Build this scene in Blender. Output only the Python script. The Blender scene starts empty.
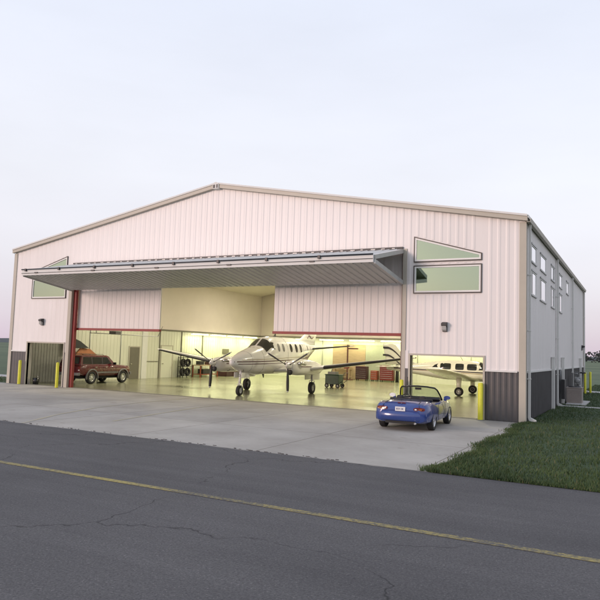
import bpy, bmesh, math, random
from mathutils import Vector, Matrix
random.seed(7)
sc = bpy.context.scene
COL = sc.collection
PI = math.pi
R = math.radians

# ------------------------------------------------------------------ materials
def mat(name, col, rough=.6, metal=0., noise=0., nscale=4., bump=0., bscale=30., spec=.5, coat=0., stretch=None, col2=None, emis=None, estr=0.):
    m = bpy.data.materials.new(name); m.use_nodes = True
    nt = m.node_tree; b = nt.nodes['Principled BSDF']
    c = (*col, 1)
    b.inputs['Base Color'].default_value = c
    b.inputs['Roughness'].default_value = rough
    b.inputs['Metallic'].default_value = metal
    b.inputs['Specular IOR Level'].default_value = spec
    b.inputs['Coat Weight'].default_value = coat
    b.inputs['Coat Roughness'].default_value = .06
    if emis:
        b.inputs['Emission Color'].default_value = (*emis, 1); b.inputs['Emission Strength'].default_value = estr
    if noise or bump:
        tc = nt.nodes.new('ShaderNodeTexCoord'); mp = nt.nodes.new('ShaderNodeMapping')
        nt.links.new(tc.outputs['Object'], mp.inputs['Vector'])
        if stretch: mp.inputs['Scale'].default_value = stretch
    if noise:
        n = nt.nodes.new('ShaderNodeTexNoise'); n.inputs['Scale'].default_value = nscale; n.inputs['Detail'].default_value = 6; n.inputs['Roughness'].default_value = .62
        nt.links.new(mp.outputs['Vector'], n.inputs['Vector'])
        rp = nt.nodes.new('ShaderNodeValToRGB')
        rp.color_ramp.elements[0].position = .3; rp.color_ramp.elements[1].position = .7
        a2 = col2 if col2 else tuple(x * (1 - noise) for x in col)
        b2 = col if col2 else tuple(min(1, x * (1 + noise * .6)) for x in col)
        rp.color_ramp.elements[0].color = (*a2, 1); rp.color_ramp.elements[1].color = (*b2, 1)
        nt.links.new(n.outputs['Fac'], rp.inputs['Fac']); nt.links.new(rp.outputs['Color'], b.inputs['Base Color'])
        rm = nt.nodes.new('ShaderNodeMapRange'); rm.inputs['To Min'].default_value = max(0, rough - .08); rm.inputs['To Max'].default_value = min(1, rough + .08)
        nt.links.new(n.outputs['Fac'], rm.inputs['Value']); nt.links.new(rm.outputs['Result'], b.inputs['Roughness'])
    if bump:
        n2 = nt.nodes.new('ShaderNodeTexNoise'); n2.inputs['Scale'].default_value = bscale; n2.inputs['Detail'].default_value = 4
        nt.links.new(mp.outputs['Vector'], n2.inputs['Vector'])
        bp = nt.nodes.new('ShaderNodeBump'); bp.inputs['Strength'].default_value = bump; bp.inputs['Distance'].default_value = .02
        nt.links.new(n2.outputs['Fac'], bp.inputs['Height']); nt.links.new(bp.outputs['Normal'], b.inputs['Normal'])
    return m

M = {}
M['siding'] = mat('siding_white', (.75, .72, .70), .42, noise=.055, nscale=2.2, bump=.12, bscale=1.2, stretch=(1, 1, .12))
M['siding_inner'] = mat('liner_white', (.62, .63, .52), .5, noise=.05, nscale=.8)
M['wainscot'] = mat('wainscot_charcoal', (.066, .065, .067), .42, noise=.18, nscale=1.5, bump=.1, bscale=2)
M['trim'] = mat('trim_stone', (.44, .41, .34), .45, noise=.06, nscale=2)
M['trim_white'] = mat('trim_white', (.68, .68, .65), .6, noise=.04)
M['roof'] = mat('roof_metal', (.55, .55, .53), .4, metal=.2, noise=.08)
M['red'] = mat('red_steel', (.26, .028, .024), .5, noise=.2, nscale=3)
M['rust'] = mat('red_oxide', (.12, .045, .035), .55, noise=.25)
M['tan'] = mat('upper_liner_tan', (.68, .61, .56), .7, noise=.05, nscale=.6)
M['grey'] = mat('grey_metal', (.33, .34, .34), .4, metal=.5, noise=.1)
M['lgrey'] = mat('galvanised', (.50, .51, .50), .4, metal=.3, noise=.08)
M['dark'] = mat('dark_metal', (.03, .03, .032), .45, noise=.15)
M['black'] = mat('black_rubber', (.018, .018, .018), .75, noise=.2, nscale=12)
M['blackgloss'] = mat('black_plastic', (.015, .015, .016), .25)
M['yellow'] = mat('safety_yellow', (.68, .66, .04), .45, noise=.12, nscale=6)
M['door_olive'] = mat('door_olive', (.14, .13, .10), .5, noise=.08)
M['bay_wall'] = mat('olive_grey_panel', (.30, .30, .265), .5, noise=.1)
M['wood'] = mat('plywood', (.40, .29, .19), .6, noise=.15, nscale=2, stretch=(1, 1, 6))
M['orange'] = mat('orange_fabric', (.42, .17, .075), .7, noise=.15)
M['olive_liner'] = mat('door_ribbed', (.40, .42, .33), .5, noise=.07)
M['acbeige'] = mat('ac_beige', (.30, .26, .235), .5, noise=.08)
M['chrome'] = mat('chrome', (.7, .7, .7), .18, metal=1.)
M['alu'] = mat('alloy', (.62, .62, .62), .32, metal=.8)
M['plane_white'] = mat('aircraft_white', (.78, .765, .74), .22, coat=.5, noise=.03, nscale=1)
M['piper_white'] = mat('aircraft_cream', (.74, .72, .62), .28, coat=.3, noise=.03, nscale=1)
M['stripe'] = mat('stripe_maroon', (.09, .03, .03), .3, coat=.3)
M['stripe_gold'] = mat('stripe_gold', (.32, .22, .10), .3, coat=.3)
M['stripe_dark'] = mat('stripe_black', (.03, .025, .03), .3)
M['boot'] = mat('deice_boot', (.022, .022, .022), .6)
M['glass_dark'] = mat('dark_glazing', (.02, .022, .024), .08, coat=.5)
M['blue'] = mat('car_blue', (.016, .044, .20), .26, coat=.9, noise=.06, nscale=2)
M['maroon'] = mat('car_maroon', (.085, .002, .008), .26, coat=.6, noise=.08, nscale=2)
M['greytrim'] = mat('grey_cladding', (.16, .155, .15), .5, noise=.1)
M['taillight'] = mat('tail_lamp', (.14, .015, .015), .2, coat=.5)
M['amber'] = mat('amber_lamp', (.32, .10, .02), .2, coat=.5)
M['plate'] = mat('plate_white', (.7, .7, .68), .4)
M['plate_ink'] = mat('plate_ink', (.05, .06, .18), .5)
M['seat'] = mat('seat_black', (.02, .02, .022), .7)
M['cardboard'] = mat('cardboard', (.30, .19, .10), .8, noise=.15)
M['green'] = mat('cart_green', (.035, .07, .045), .45, noise=.2)
M['toolred'] = mat('tool_red', (.17, .02, .018), .4, noise=.2)
M['toolorange'] = mat('tool_orange', (.28, .06, .03), .45, noise=.2)
M['maroon_box'] = mat('tool_maroon', (.05, .015, .02), .45, noise=.2)
M['frame_dark'] = mat('window_frame_brown', (.05, .04, .035), .4)
M['white'] = mat('white_plastic', (.75, .75, .72), .4)
M['leaf_dark'] = mat('leaf_dark', (.02, .03, .016), .6, noise=.3)
M['lampglass'] = mat('lamp_lens', (.4, .4, .38), .2)
M['tube'] = mat('tube_lit', (.9, .9, .8), .4, emis=(1., .97, .62), estr=9.)
M['ply_far'] = mat('far_building', (.8, .8, .8), .5)

def glass(name, tint, refl, fac):
    m = bpy.data.materials.new(name); m.use_nodes = True; nt = m.node_tree
    for n in list(nt.nodes): nt.nodes.remove(n)
    o = nt.nodes.new('ShaderNodeOutputMaterial'); mx = nt.nodes.new('ShaderNodeMixShader')
    t = nt.nodes.new('ShaderNodeBsdfTransparent'); g = nt.nodes.new('ShaderNodeBsdfGlossy')
    t.inputs['Color'].default_value = (*tint, 1); g.inputs['Color'].default_value = (*refl, 1); g.inputs['Roughness'].default_value = .03
    mx.inputs['Fac'].default_value = fac
    nt.links.new(t.outputs[0], mx.inputs[1]); nt.links.new(g.outputs[0], mx.inputs[2]); nt.links.new(mx.outputs[0], o.inputs['Surface'])
    return m
M['glass_green'] = glass('tinted_glass', (.64, .72, .62), (.43, .51, .42), .72)
M['glass_side'] = glass('side_glass', (.5, .5, .5), (.95, .95, .97), .92)
M['glass_clear'] = glass('windscreen_glass', (.62, .68, .64), (.9, .9, .9), .12)

# concrete with joints, tonal slabs, stains
def concrete():
    m = bpy.data.materials.new('apron_concrete'); m.use_nodes = True; nt = m.node_tree; b = nt.nodes['Principled BSDF']
    N = nt.nodes.new; L = nt.links.new
    tc = N('ShaderNodeTexCoord')
    n1 = N('ShaderNodeTexNoise'); n1.inputs['Scale'].default_value = .45; n1.inputs['Detail'].default_value = 8; n1.inputs['Roughness'].default_value = .6
    n2 = N('ShaderNodeTexNoise'); n2.inputs['Scale'].default_value = 9; n2.inputs['Detail'].default_value = 8; n2.inputs['Roughness'].default_value = .7
    L(tc.outputs['Object'], n1.inputs['Vector']); L(tc.outputs['Object'], n2.inputs['Vector'])
    r1 = N('ShaderNodeValToRGB'); r1.color_ramp.elements[0].position = .32; r1.color_ramp.elements[1].position = .72
    r1.color_ramp.elements[0].color = (.305, .284, .25, 1); r1.color_ramp.elements[1].color = (.435, .412, .37, 1)
    L(n1.outputs['Fac'], r1.inputs['Fac'])
    r2 = N('ShaderNodeMapRange'); r2.inputs['To Min'].default_value = .86; r2.inputs['To Max'].default_value = 1.1
    L(n2.outputs['Fac'], r2.inputs['Value'])
    mu = N('ShaderNodeVectorMath'); mu.operation = 'SCALE'; L(r1.outputs['Color'], mu.inputs[0]); L(r2.outputs['Result'], mu.inputs['Scale'])
    br = N('ShaderNodeTexBrick'); br.offset = 0; br.inputs['Scale'].default_value = 1; br.inputs['Brick Width'].default_value = 3.8; br.inputs['Row Height'].default_value = 3.75
    br.inputs['Mortar Size'].default_value = .018; br.inputs['Mortar Smooth'].default_value = .3
    br.inputs['Color1'].default_value = (1.05, 1.04, 1.02, 1); br.inputs['Color2'].default_value = (.90, .905, .91, 1); br.inputs['Mortar'].default_value = (.48, .46, .43, 1)
    L(tc.outputs['Object'], br.inputs['Vector'])
    mm = N('ShaderNodeVectorMath'); mm.operation = 'MULTIPLY'; L(mu.outputs[0], mm.inputs[0]); L(br.outputs['Color'], mm.inputs[1])
    # oily drips: sparse dark blotches
    n3 = N('ShaderNodeTexNoise'); n3.inputs['Scale'].default_value = 1.6; n3.inputs['Detail'].default_value = 3; L(tc.outputs['Object'], n3.inputs['Vector'])
    r3 = N('ShaderNodeValToRGB'); r3.color_ramp.elements[0].position = .66; r3.color_ramp.elements[1].position = .78
    r3.color_ramp.elements[0].color = (1, 1, 1, 1); r3.color_ramp.elements[1].color = (.72, .70, .67, 1); L(n3.outputs['Fac'], r3.inputs['Fac'])
    m3 = N('ShaderNodeVectorMath'); m3.operation = 'MULTIPLY'; L(mm.outputs[0], m3.inputs[0]); L(r3.outputs['Color'], m3.inputs[1])
    L(m3.outputs[0], b.inputs['Base Color']); b.inputs['Roughness'].default_value = .85
    bp = N('ShaderNodeBump'); bp.inputs['Strength'].default_value = .25; bp.inputs['Distance'].default_value = .01; L(n2.outputs['Fac'], bp.inputs['Height']); L(bp.outputs['Normal'], b.inputs['Normal'])
    return m
M['concrete'] = concrete()
def asphalt():
    m = bpy.data.materials.new('asphalt'); m.use_nodes = True; nt = m.node_tree; b = nt.nodes['Principled BSDF']
    N = nt.nodes.new; L = nt.links.new; tc = N('ShaderNodeTexCoord')
    def noise(sc, det=6, rough=.6, vec=None):
        n = N('ShaderNodeTexNoise'); n.inputs['Scale'].default_value = sc; n.inputs['Detail'].default_value = det; n.inputs['Roughness'].default_value = rough
        L(vec or tc.outputs['Object'], n.inputs['Vector']); return n
    def ramp(src, p0, c0, p1, c1):
        r = N('ShaderNodeValToRGB'); e = r.color_ramp.elements; e[0].position = p0; e[0].color = (*c0, 1); e[1].position = p1; e[1].color = (*c1, 1); L(src, r.inputs['Fac']); return r
    def mul(a, c):
        v = N('ShaderNodeVectorMath'); v.operation = 'MULTIPLY'; L(a, v.inputs[0]); L(c, v.inputs[1]); return v
    big = noise(.22, 5); base = ramp(big.outputs['Fac'], .3, (.070, .069, .070), .7, (.102, .100, .100))
    fine = noise(38, 5, .8); g = ramp(fine.outputs['Fac'], .30, (.45, .45, .46), .72, (1.65, 1.62, 1.58))
    c = mul(base.outputs['Color'], g.outputs['Color'])
    vo2 = N('ShaderNodeTexVoronoi'); vo2.inputs['Scale'].default_value = 24; L(tc.outputs['Object'], vo2.inputs['Vector'])
    st = ramp(vo2.outputs['Distance'], .10, (1.7, 1.66, 1.6), .22, (1, 1, 1)); c = mul(c.outputs[0], st.outputs['Color'])
    # streaks along the taxi direction
    mp = N('ShaderNodeMapping'); mp.inputs['Scale'].default_value = (.05, 1.6, 1); L(tc.outputs['Object'], mp.inputs['Vector'])
    sk = noise(1, 4, .6, mp.outputs['Vector']); k = ramp(sk.outputs['Fac'], .35, (.84, .84, .85), .65, (1.08, 1.08, 1.08)); c = mul(c.outputs[0], k.outputs['Color'])
    # cracks
    wob = noise(.9, 4); wv = N('ShaderNodeVectorMath'); wv.operation = 'SCALE'; wv.inputs['Scale'].default_value = 1.2; L(wob.outputs['Color'], wv.inputs[0])
    ad = N('ShaderNodeVectorMath'); L(tc.outputs['Object'], ad.inputs[0]); L(wv.outputs[0], ad.inputs[1])
    vo = N('ShaderNodeTexVoronoi'); vo.feature = 'DISTANCE_TO_EDGE'; vo.inputs['Scale'].default_value = .16; L(ad.outputs[0], vo.inputs['Vector'])
    cr_ = ramp(vo.outputs['Distance'], .0012, (.30, .30, .30), .0035, (1, 1, 1)); mk = noise(.35, 4); mkr = ramp(mk.outputs['Fac'], .42, (1, 1, 1), .50, (0, 0, 0)); mxc = N('ShaderNodeMix'); mxc.data_type = 'RGBA'; L(mkr.outputs['Color'], mxc.inputs['Factor']); L(cr_.outputs['Color'], mxc.inputs['A']); mxc.inputs['B'].default_value = (1, 1, 1, 1); c = mul(c.outputs[0], mxc.outputs['Result'])
    oil = noise(.7, 3); oi = ramp(oil.outputs['Fac'], .66, (1, 1, 1), .76, (.72, .72, .73)); c = mul(c.outputs[0], oi.outputs['Color'])
    L(c.outputs[0], b.inputs['Base Color']); b.inputs['Roughness'].default_value = .88
    bp = N('ShaderNodeBump'); bp.inputs['Strength'].default_value = .7; bp.inputs['Distance'].default_value = .012; L(fine.outputs['Fac'], bp.inputs['Height']); L(bp.outputs['Normal'], b.inputs['Normal'])
    return m
M['asphalt'] = asphalt()
def worn(name, paint, under, scale, lo, hi):
    m = bpy.data.materials.new(name); m.use_nodes = True; nt = m.node_tree; b = nt.nodes['Principled BSDF']; N = nt.nodes.new; L = nt.links.new
    tc = N('ShaderNodeTexCoord'); n = N('ShaderNodeTexNoise'); n.inputs['Scale'].default_value = scale; n.inputs['Detail'].default_value = 8; n.inputs['Roughness'].default_value = .8; L(tc.outputs['Object'], n.inputs['Vector'])
    n2 = N('ShaderNodeTexNoise'); n2.inputs['Scale'].default_value = .5; L(tc.outputs['Object'], n2.inputs['Vector'])
    ad = N('ShaderNodeMath'); ad.operation = 'MULTIPLY_ADD'; ad.inputs[1].default_value = .45; L(n2.outputs['Fac'], ad.inputs[0]); L(n.outputs['Fac'], ad.inputs[2])
    r_ = N('ShaderNodeValToRGB'); e = r_.color_ramp.elements; e[0].position = lo; e[0].color = (*under, 1); e[1].position = hi; e[1].color = (*paint, 1); L(ad.outputs[0], r_.inputs['Fac']); L(r_.outputs['Color'], b.inputs['Base Color'])
    b.inputs['Roughness'].default_value = .85; return m
M['asphalt_old'] = mat('asphalt', (.082, .081, .083), .85, noise=.28, nscale=1.1, bump=.5, bscale=60)
M['floor'] = mat('epoxy_floor', (.24, .24, .155), .22, noise=.14, nscale=.6, spec=.6)
M['dirt'] = mat('threshold_dirt', (.13, .12, .10), .9, noise=.5, nscale=2.5, stretch=(1, 4, 1), col2=(.28, .27, .25))
M['path'] = mat('path_concrete', (.42, .41, .39), .85, noise=.1)
M['paint'] = worn('faded_yellow_paint', (.43, .37, .22), (.36, .34, .30), 14, .60, .85)
M['paint2'] = worn('yellow_taxi_line', (.34, .28, .09), (.085, .083, .08), 16, .62, .82)
M['soil'] = mat('grass_ground', (.032, .060, .020), .95, noise=.35, nscale=.8, bump=.4, bscale=20)
M['blade'] = mat('grass_blade', (.078, .118, .034), .75, noise=.3, nscale=.55, col2=(.026, .055, .016))
M['blade_dry'] = mat('dry_blade', (.14, .13, .06), .8, noise=.2)

def field():
    m = bpy.data.materials.new('field_green'); m.use_nodes = True; nt = m.node_tree; b = nt.nodes['Principled BSDF']
    N = nt.nodes.new; L = nt.links.new
    tc = N('ShaderNodeTexCoord'); mp = N('ShaderNodeMapping'); mp.inputs['Scale'].default_value = (.006, .035, 1); mp.inputs['Rotation'].default_value = (0, 0, R(6))
    L(tc.outputs['Object'], mp.inputs['Vector'])
    n = N('ShaderNodeTexNoise'); n.inputs['Scale'].default_value = 1; n.inputs['Detail'].default_value = 5; L(mp.outputs['Vector'], n.inputs['Vector'])
    r = N('ShaderNodeValToRGB'); e = r.color_ramp.elements
    e[0].position = .35; e[0].color = (.045, .075, .03, 1); e[1].position = .65; e[1].color = (.10, .135, .062, 1)
    L(n.outputs['Fac'], r.inputs['Fac'])
    n2 = N('ShaderNodeTexNoise'); n2.inputs['Scale'].default_value = .7; n2.inputs['Detail'].default_value = 6; L(tc.outputs['Object'], n2.inputs['Vector'])
    mr = N('ShaderNodeMapRange'); mr.inputs['To Min'].default_value = .7; mr.inputs['To Max'].default_value = 1.3; L(n2.outputs['Fac'], mr.inputs['Value'])
    v = N('ShaderNodeVectorMath'); v.operation = 'SCALE'; L(r.outputs['Color'], v.inputs[0]); L(mr.outputs['Result'], v.inputs['Scale'])
    L(v.outputs[0], b.inputs['Base Color']); b.inputs['Roughness'].default_value = .95
    return m
M['field'] = field()

# ------------------------------------------------------------------ mesh helpers
class MB:
    def __init__(s, *mats):
        s.bm = bmesh.new(); s.mats = list(mats); s.mi = 0
    def use(s, m):
        if m not in s.mats: s.mats.append(m)
        s.mi = s.mats.index(m); return s
    def face(s, vs, sm=False):
        try:
            f = s.bm.faces.new(vs); f.material_index = s.mi; f.smooth = sm; return f
        except ValueError: return None
    def poly(s, pts, sm=False):
        return s.face([s.bm.verts.new(p) for p in pts], sm)
    def box(s, x0, x1, y0, y1, z0, z1):
        v = [s.bm.verts.new((x, y, z)) for x in (x0, x1) for y in (y0, y1) for z in (z0, z1)]
        for a in ((0, 1, 3, 2), (4, 6, 7, 5), (0, 4, 5, 1), (2, 3, 7, 6), (0, 2, 6, 4), (1, 5, 7, 3)):
            s.face([v[i] for i in a])
        return s
    def prism(s, pts, d, sm=False):
        """polygon pts extruded by vector d"""
        d = Vector(d); a = [s.bm.verts.new(p) for p in pts]; b = [s.bm.verts.new(Vector(p) + d) for p in pts]
        s.face(a[::-1]); s.face(b)
        n = len(pts)
        for i in range(n): s.face([a[i], a[(i + 1) % n], b[(i + 1) % n], b[i]], sm)
        return s
    def loft(s, rings, caps=True, closed=True, sm=True):
        rs = [[s.bm.verts.new(p) for p in r] for r in rings]; n = len(rs[0])
        for a, b in zip(rs, rs[1:]):
            for i in range(n if closed else n - 1):
                j = (i + 1) % n; s.face([a[i], a[j], b[j], b[i]], sm)
        if caps and closed: s.face(rs[0][::-1]); s.face(rs[-1])
        return s
    def tube(s, pts, r, n=8, caps=True):
        pts = [Vector(p) for p in pts]; rr = r if isinstance(r, (list, tuple)) else [r] * len(pts)
        rings = []
        for i, p in enumerate(pts):
            t = (pts[min(i + 1, len(pts) - 1)] - pts[max(i - 1, 0)]).normalized()
            u = t.cross(Vector((0, 0, 1)))
            if u.length < .1: u = t.cross(Vector((0, 1, 0)))
            u.normalize(); w = t.cross(u)
            rings.append([p + rr[i] * (u * math.cos(2 * PI * k / n) + w * math.sin(2 * PI * k / n)) for k in range(n)])
        return s.loft(rings, caps)
    def lathe(s, prof, c, axis, n=24, caps=False):
        """prof: (radius, along) pairs"""
        c = Vector(c); ax = Vector(axis).normalized()
        u = ax.cross(Vector((0, 0, 1)))
        if u.length < .1: u = ax.cross(Vector((0, 1, 0)))
        u.normalize(); w = ax.cross(u)
        rings = [[c + ax * a + max(r, 1e-4) * (u * math.cos(2 * PI * k / n) + w * math.sin(2 * PI * k / n)) for k in range(n)] for r, a in prof]
        return s.loft(rings, caps)
    def build(s, name, parent=None, bevel=0., recalc=True, **kw):
        if recalc: bmesh.ops.recalc_face_normals(s.bm, faces=s.bm.faces)
        me = bpy.data.meshes.new(name); s.bm.to_mesh(me); s.bm.free()
        for m in s.mats: me.materials.append(M[m])
        o = bpy.data.objects.new(name, me); COL.objects.link(o)
        if parent: o.parent = parent
        if bevel:
            b = o.modifiers.new('bevel', 'BEVEL'); b.width = bevel; b.segments = 2; b.limit_method = 'ANGLE'; b.angle_limit = R(40)
        for k, v in kw.items(): o[k] = v
        return o

def empty(name, label, cat, loc=(0, 0, 0), rz=0., group=None):
    o = bpy.data.objects.new(name, None); COL.objects.link(o); o.location = loc; o.rotation_euler = (0, 0, rz)
    o.empty_display_size = .3
    o['label'] = label; o['category'] = cat
    if group: o['group'] = group
    return o
def tag(o, label, cat, group=None):
    o['label'] = label; o['category'] = cat
    if group: o['group'] = group
    return o
def copy_tree(o, parent=None):
    c = o.copy(); COL.objects.link(c); c.parent = parent
    for ch in [x for x in bpy.data.objects if x.parent == o]: copy_tree(ch, c)
    return c
def structure(o): o['kind'] = 'structure'; return o

def boolean(o, cutter_mb):
    c = cutter_mb.build('cutter')
    md = o.modifiers.new('b', 'BOOLEAN'); md.object = c; md.operation = 'DIFFERENCE'; md.solver = 'EXACT'
    dg = bpy.context.evaluated_depsgraph_get()
    me = bpy.data.meshes.new_from_object(o.evaluated_get(dg)); old = o.data
    o.modifiers.clear(); o.data = me; bpy.data.meshes.remove(old)
    me_c = c.data; bpy.data.objects.remove(c); bpy.data.meshes.remove(me_c)

# ------------------------------------------------------------------ dimensions
W, EV, AP, L = 26.84, 7.196, 9.63, 26.1
OX0, OX1, OZ = 4.52, 22.34, 6.32
BX0, BX1, BZ = 22.68, 25.40, 2.22      # right side bay
LX0, LX1 = W - BX1, W - BX0            # left side bay
WZ = 1.76
def roofz(x): return EV + (AP - EV) * (1 - abs(x - W / 2) / (W / 2))

# ------------------------------------------------------------------ setting: ground
def sheet(name, x0, x1, y0, y1, z, m, nx=1, ny=1):
    b = MB(m)
    vs = [[b.bm.verts.new((x0 + (x1 - x0) * i / nx, y0 + (y1 - y0) * j / ny, z)) for j in range(ny + 1)] for i in range(nx + 1)]
    for i in range(nx):
        for j in range(ny): b.face([vs[i][j], vs[i + 1][j], vs[i + 1][j + 1], vs[i][j + 1]])
    return structure(b.build(name))
sheet('ground', -1500, 1500, -600, 2400, -.03, 'field')
# apron : concrete slab front of hangar
b = MB('concrete'); b.box(-60, 26.9, -11.3, -.02, -.2, 0); structure(b.build('apron'))
# asphalt with slightly ragged edge butting the concrete
b = MB('asphalt')
top = []
x = -80.
while x < 80:
    top.append((x, -11.3 + (random.uniform(.0, .05) + .04 * math.sin(x * 1.9) if x < 26 else 0.), .004)); x += random.uniform(.08, .3)
pts = top + [(80, -34, .004), (-80, -34, .004)]
b.poly(pts); structure(b.build('taxiway'))
# crumbled dark edge pieces between asphalt and concrete
b = MB('asphalt')
for i in range(90):
    x = random.gauss(random.choice([9, 13.5, 17, 19.6, 22.5, 24]), .9); y = -11.25 + random.uniform(-.03, .10); r = random.uniform(.012, .05)
    b.prism([(x + r * random.uniform(.7, 1.4) * math.cos(a), y + .35 * r * math.sin(a), .004) for a in [k * PI / 3 for k in range(6)]], (0, 0, random.uniform(.006, .014)))
o = b.build('asphalt_crumbs'); o['kind'] = 'stuff'
b = MB('paint2'); b.prism([(-60, -15.28, .008), (60, -15.60, .008), (60, -15.46, .008), (-60, -15.14, .008)], (0, 0, .002)); structure(b.build('taxiway_marking'))
# faded yellow lead-in lines on the apron
def line_on(name, pts, w, m, z=.005):
    b = MB(m)
    for (x0, y0), (x1, y1) in zip(pts, pts[1:]):
        d = Vector((x1 - x0, y1 - y0, 0)).normalized(); n = Vector((-d.y, d.x, 0)) * w / 2
        b.poly([Vector((x0, y0, z)) - n, Vector((x1, y1, z)) - n, Vector((x1, y1, z)) + n, Vector((x0, y0, z)) + n])
    return structure(b.build(name))
line_on('apron_marking', [(15.2, -11.25), (14.04, -8.89), (13.2, -6.3), (12.9, -4.2), (12.75, -.5)], .10, 'paint')
line_on('apron_marking', [(16.6, -9.2), (16.1, -6.5), (15.65, -3.59), (15.45, -1.2)], .10, 'paint')
# hangar floor
b = MB('floor'); b.box(.12, W - .12, .02, L - .1, -.2, .004); structure(b.build('hangar_floor'))
# threshold: steel drain strip, worn
b = MB('dirt', 'dark', 'greytrim'); b.box(.3, W - 1.5, .02, .30, .004, .007)
x = .4
while x < W - 1.6:
    l = random.uniform(.3, 1.5)
    b.use(random.choice(['dark', 'greytrim', 'dark'])); b.box(x, x + l, .08 + random.uniform(-.03, .03), .19 + random.uniform(-.02, .05), .0065, .011)
    x += l + random.uniform(.03, .35)
o = structure(b.build('threshold'))
# slabs, paths by the side
b = MB('path'); b.box(26.9, 60, 9.55, 10.15, -.1, .03); structure(b.build('path'))
b = MB('path'); b.box(26.9, 60, 25.2, 27.2, -.1, .03); structure(b.build('path'))
b = MB('path'); b.box(-60, -.05, 3.9, 5.4, -.1, .02); structure(b.build('path'))
b = MB('path'); b.box(27.1, 28.0, 10.9, 14.5, -.1, .06); structure(b.build('concrete_pad'))

# lawn sheet with edges wobbling over the concrete
b = MB('soil')
edge = []
y = -11.3
while y < 40: edge.append((26.86 + (random.uniform(-.07, .06) + .10 * math.sin(y * 1.3) + .06 * math.sin(y * 3.1 + 1) if y < -.4 else .03), y, .012)); y += .22
b.poly([(90, -11.3 + .02, .012)] + [(90, 40, .012)] + edge[::-1]); structure(b.build('lawn'))
sheet('lawn', -80, -.05, .1, 3.85, -.01, 'soil')

# grass blades : stuff
def blades(name, n, region, hmin, hmax, wd, dry=.05):
    vs, fs = [], []
    for i in range(n):
        x, y = region()
        h = random.uniform(hmin, hmax) * (.7 + .5 * math.sin(x * 1.7 + math.sin(y * 1.1) * 2) ** 2) ; a = random.uniform(0, PI); w = wd * random.uniform(.6, 1.4)
        lx, ly = random.uniform(-.6, .6) * h, random.uniform(-.6, .6) * h
        k = len(vs); vs += [(x - w * math.cos(a), y - w * math.sin(a), .008), (x + w * math.cos(a), y + w * math.sin(a), .008), (x + lx, y + ly, .01 + h)]
        fs.append((k, k + 1, k + 2))
    me = bpy.data.meshes.new(name); me.from_pydata(vs, [], fs); me.materials.append(M['blade']); me.materials.append(M['blade_dry'])
    me.polygons.foreach_set('material_index', [1 if random.random() < dry else 0 for _ in fs])
    o = bpy.data.objects.new(name, me); COL.objects.link(o); o['kind'] = 'stuff'; return o
def reg():
    while True:
        y = -11.3 + 52 * random.random() ** 2.0; x = 26.78 + 20 * random.random() ** 1.3
        if 9.5 < y < 10.2 or 25.15 < y < 27.2: continue
        if y < 0 and x < 26.86 + .10 * math.sin(y * 1.3) + .06 * math.sin(y * 3.1 + 1): continue
        if 0 <= y <= 26.1 and x < 26.9: continue
        if 27.05 < x < 28.05 and 10.8 < y < 14.6: continue
        return x, y
blades('grass', 150000, reg, .03, .10, .010)
def regc():
    t = random.random(); y = -11.3 + 11.3 * t; return 26.90 + .10 * math.sin(y * 1.3) + .06 * math.sin(y * 3.1 + 1) + random.gauss(0, .10), y
blades('grass', 7000, regc, .03, .08, .010)
def regl(): return -25 * random.random(), random.uniform(.1, 3.85)
blades('grass', 8000, regl, .04, .10, .015)

# ------------------------------------------------------------------ hangar shell
H = empty('hangar', 'large white metal-sided aircraft hangar with low gable roof and raised bifold door', 'hangar')
front_open = [(OX0, OX1, 0, OZ), (BX0, BX1, 0, BZ), (LX0, LX1, 0, BZ)]
WR = dict(x0=22.80, x1=25.30)  # right window pair
def win_holes(mir):
    f = (lambda x: W - x) if mir else (lambda x: x)
    lo = sorted((f(22.78), f(25.30)))
    return lo
WH_LO = (4.60, 5.62)
WU_B, WU_T1, WU_T2 = 5.80, 6.74, 6.02
def wu_top(x):
    xr = x if x > W / 2 else W - x
    t = (xr - 22.78) / (25.30 - 22.78); return WU_T1 + (WU_T2 - WU_T1) * t
def cut_intervals(x, z0, z1):
    holes = []
    for (a, c, zb, zt) in front_open:
        if a < x < c: holes.append((zb, zt))
    for (a, c) in ((22.78, 25.30), (W - 25.30, W - 22.78)):
        if a < x < c: holes.append(WH_LO); holes.append((WU_B, 'u'))
    return holes
# break points in x
xs = sorted({0., .2, W - .2, W, W / 2, OX0, OX1, BX0, BX1, LX0, LX1, 22.78, 25.30, W - 22.78, W - 25.30})
def columns(zlo, top_fn, inset=0., x_from=0., x_to=W):
    out = []
    for a, c in zip(xs, xs[1:]):
        if c <= x_from or a >= x_to or c - a < 1e-4: continue
        m = (a + c) / 2
        holes = sorted([(h[0], h[1]) for h in cut_intervals(m, 0, 9)], key=lambda h: h[0])
        cur0 = (zlo, zlo)
        for zb, zt in holes:
            if zb > cur0[0] + 1e-4: out.append((a, c, cur0[0], cur0[1], zb, zb))
            t = (wu_top(a), wu_top(c)) if zt == 'u' else (zt, zt)
            cur0 = (max(cur0[0], t[0]), max(cur0[1], t[1]))
        out.append((a, c, cur0[0], cur0[1], top_fn(a), top_fn(c)))
    return out
def clipcols(cols, lo, hi):
    r = []
    for a, c, z0, z1, t0, t1 in cols:
        nz0, nz1 = max(z0, lo), max(z1, lo); nt0, nt1 = (min(t0, hi), min(t1, hi)) if hi else (t0, t1)
        if nt0 - nz0 > .01 or nt1 - nz1 > .01: r.append((a, c, nz0, nz1, nt0, nt1))
    return r
cols = columns(0., roofz)
b = MB('siding')
for a, c, z0, z1, t0, t1 in clipcols(cols, WZ, None):
    b.prism([(a, 0, z0), (c, 0, z1), (c, 0, t1), (a, 0, t0)], (0, .12, 0))
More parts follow.
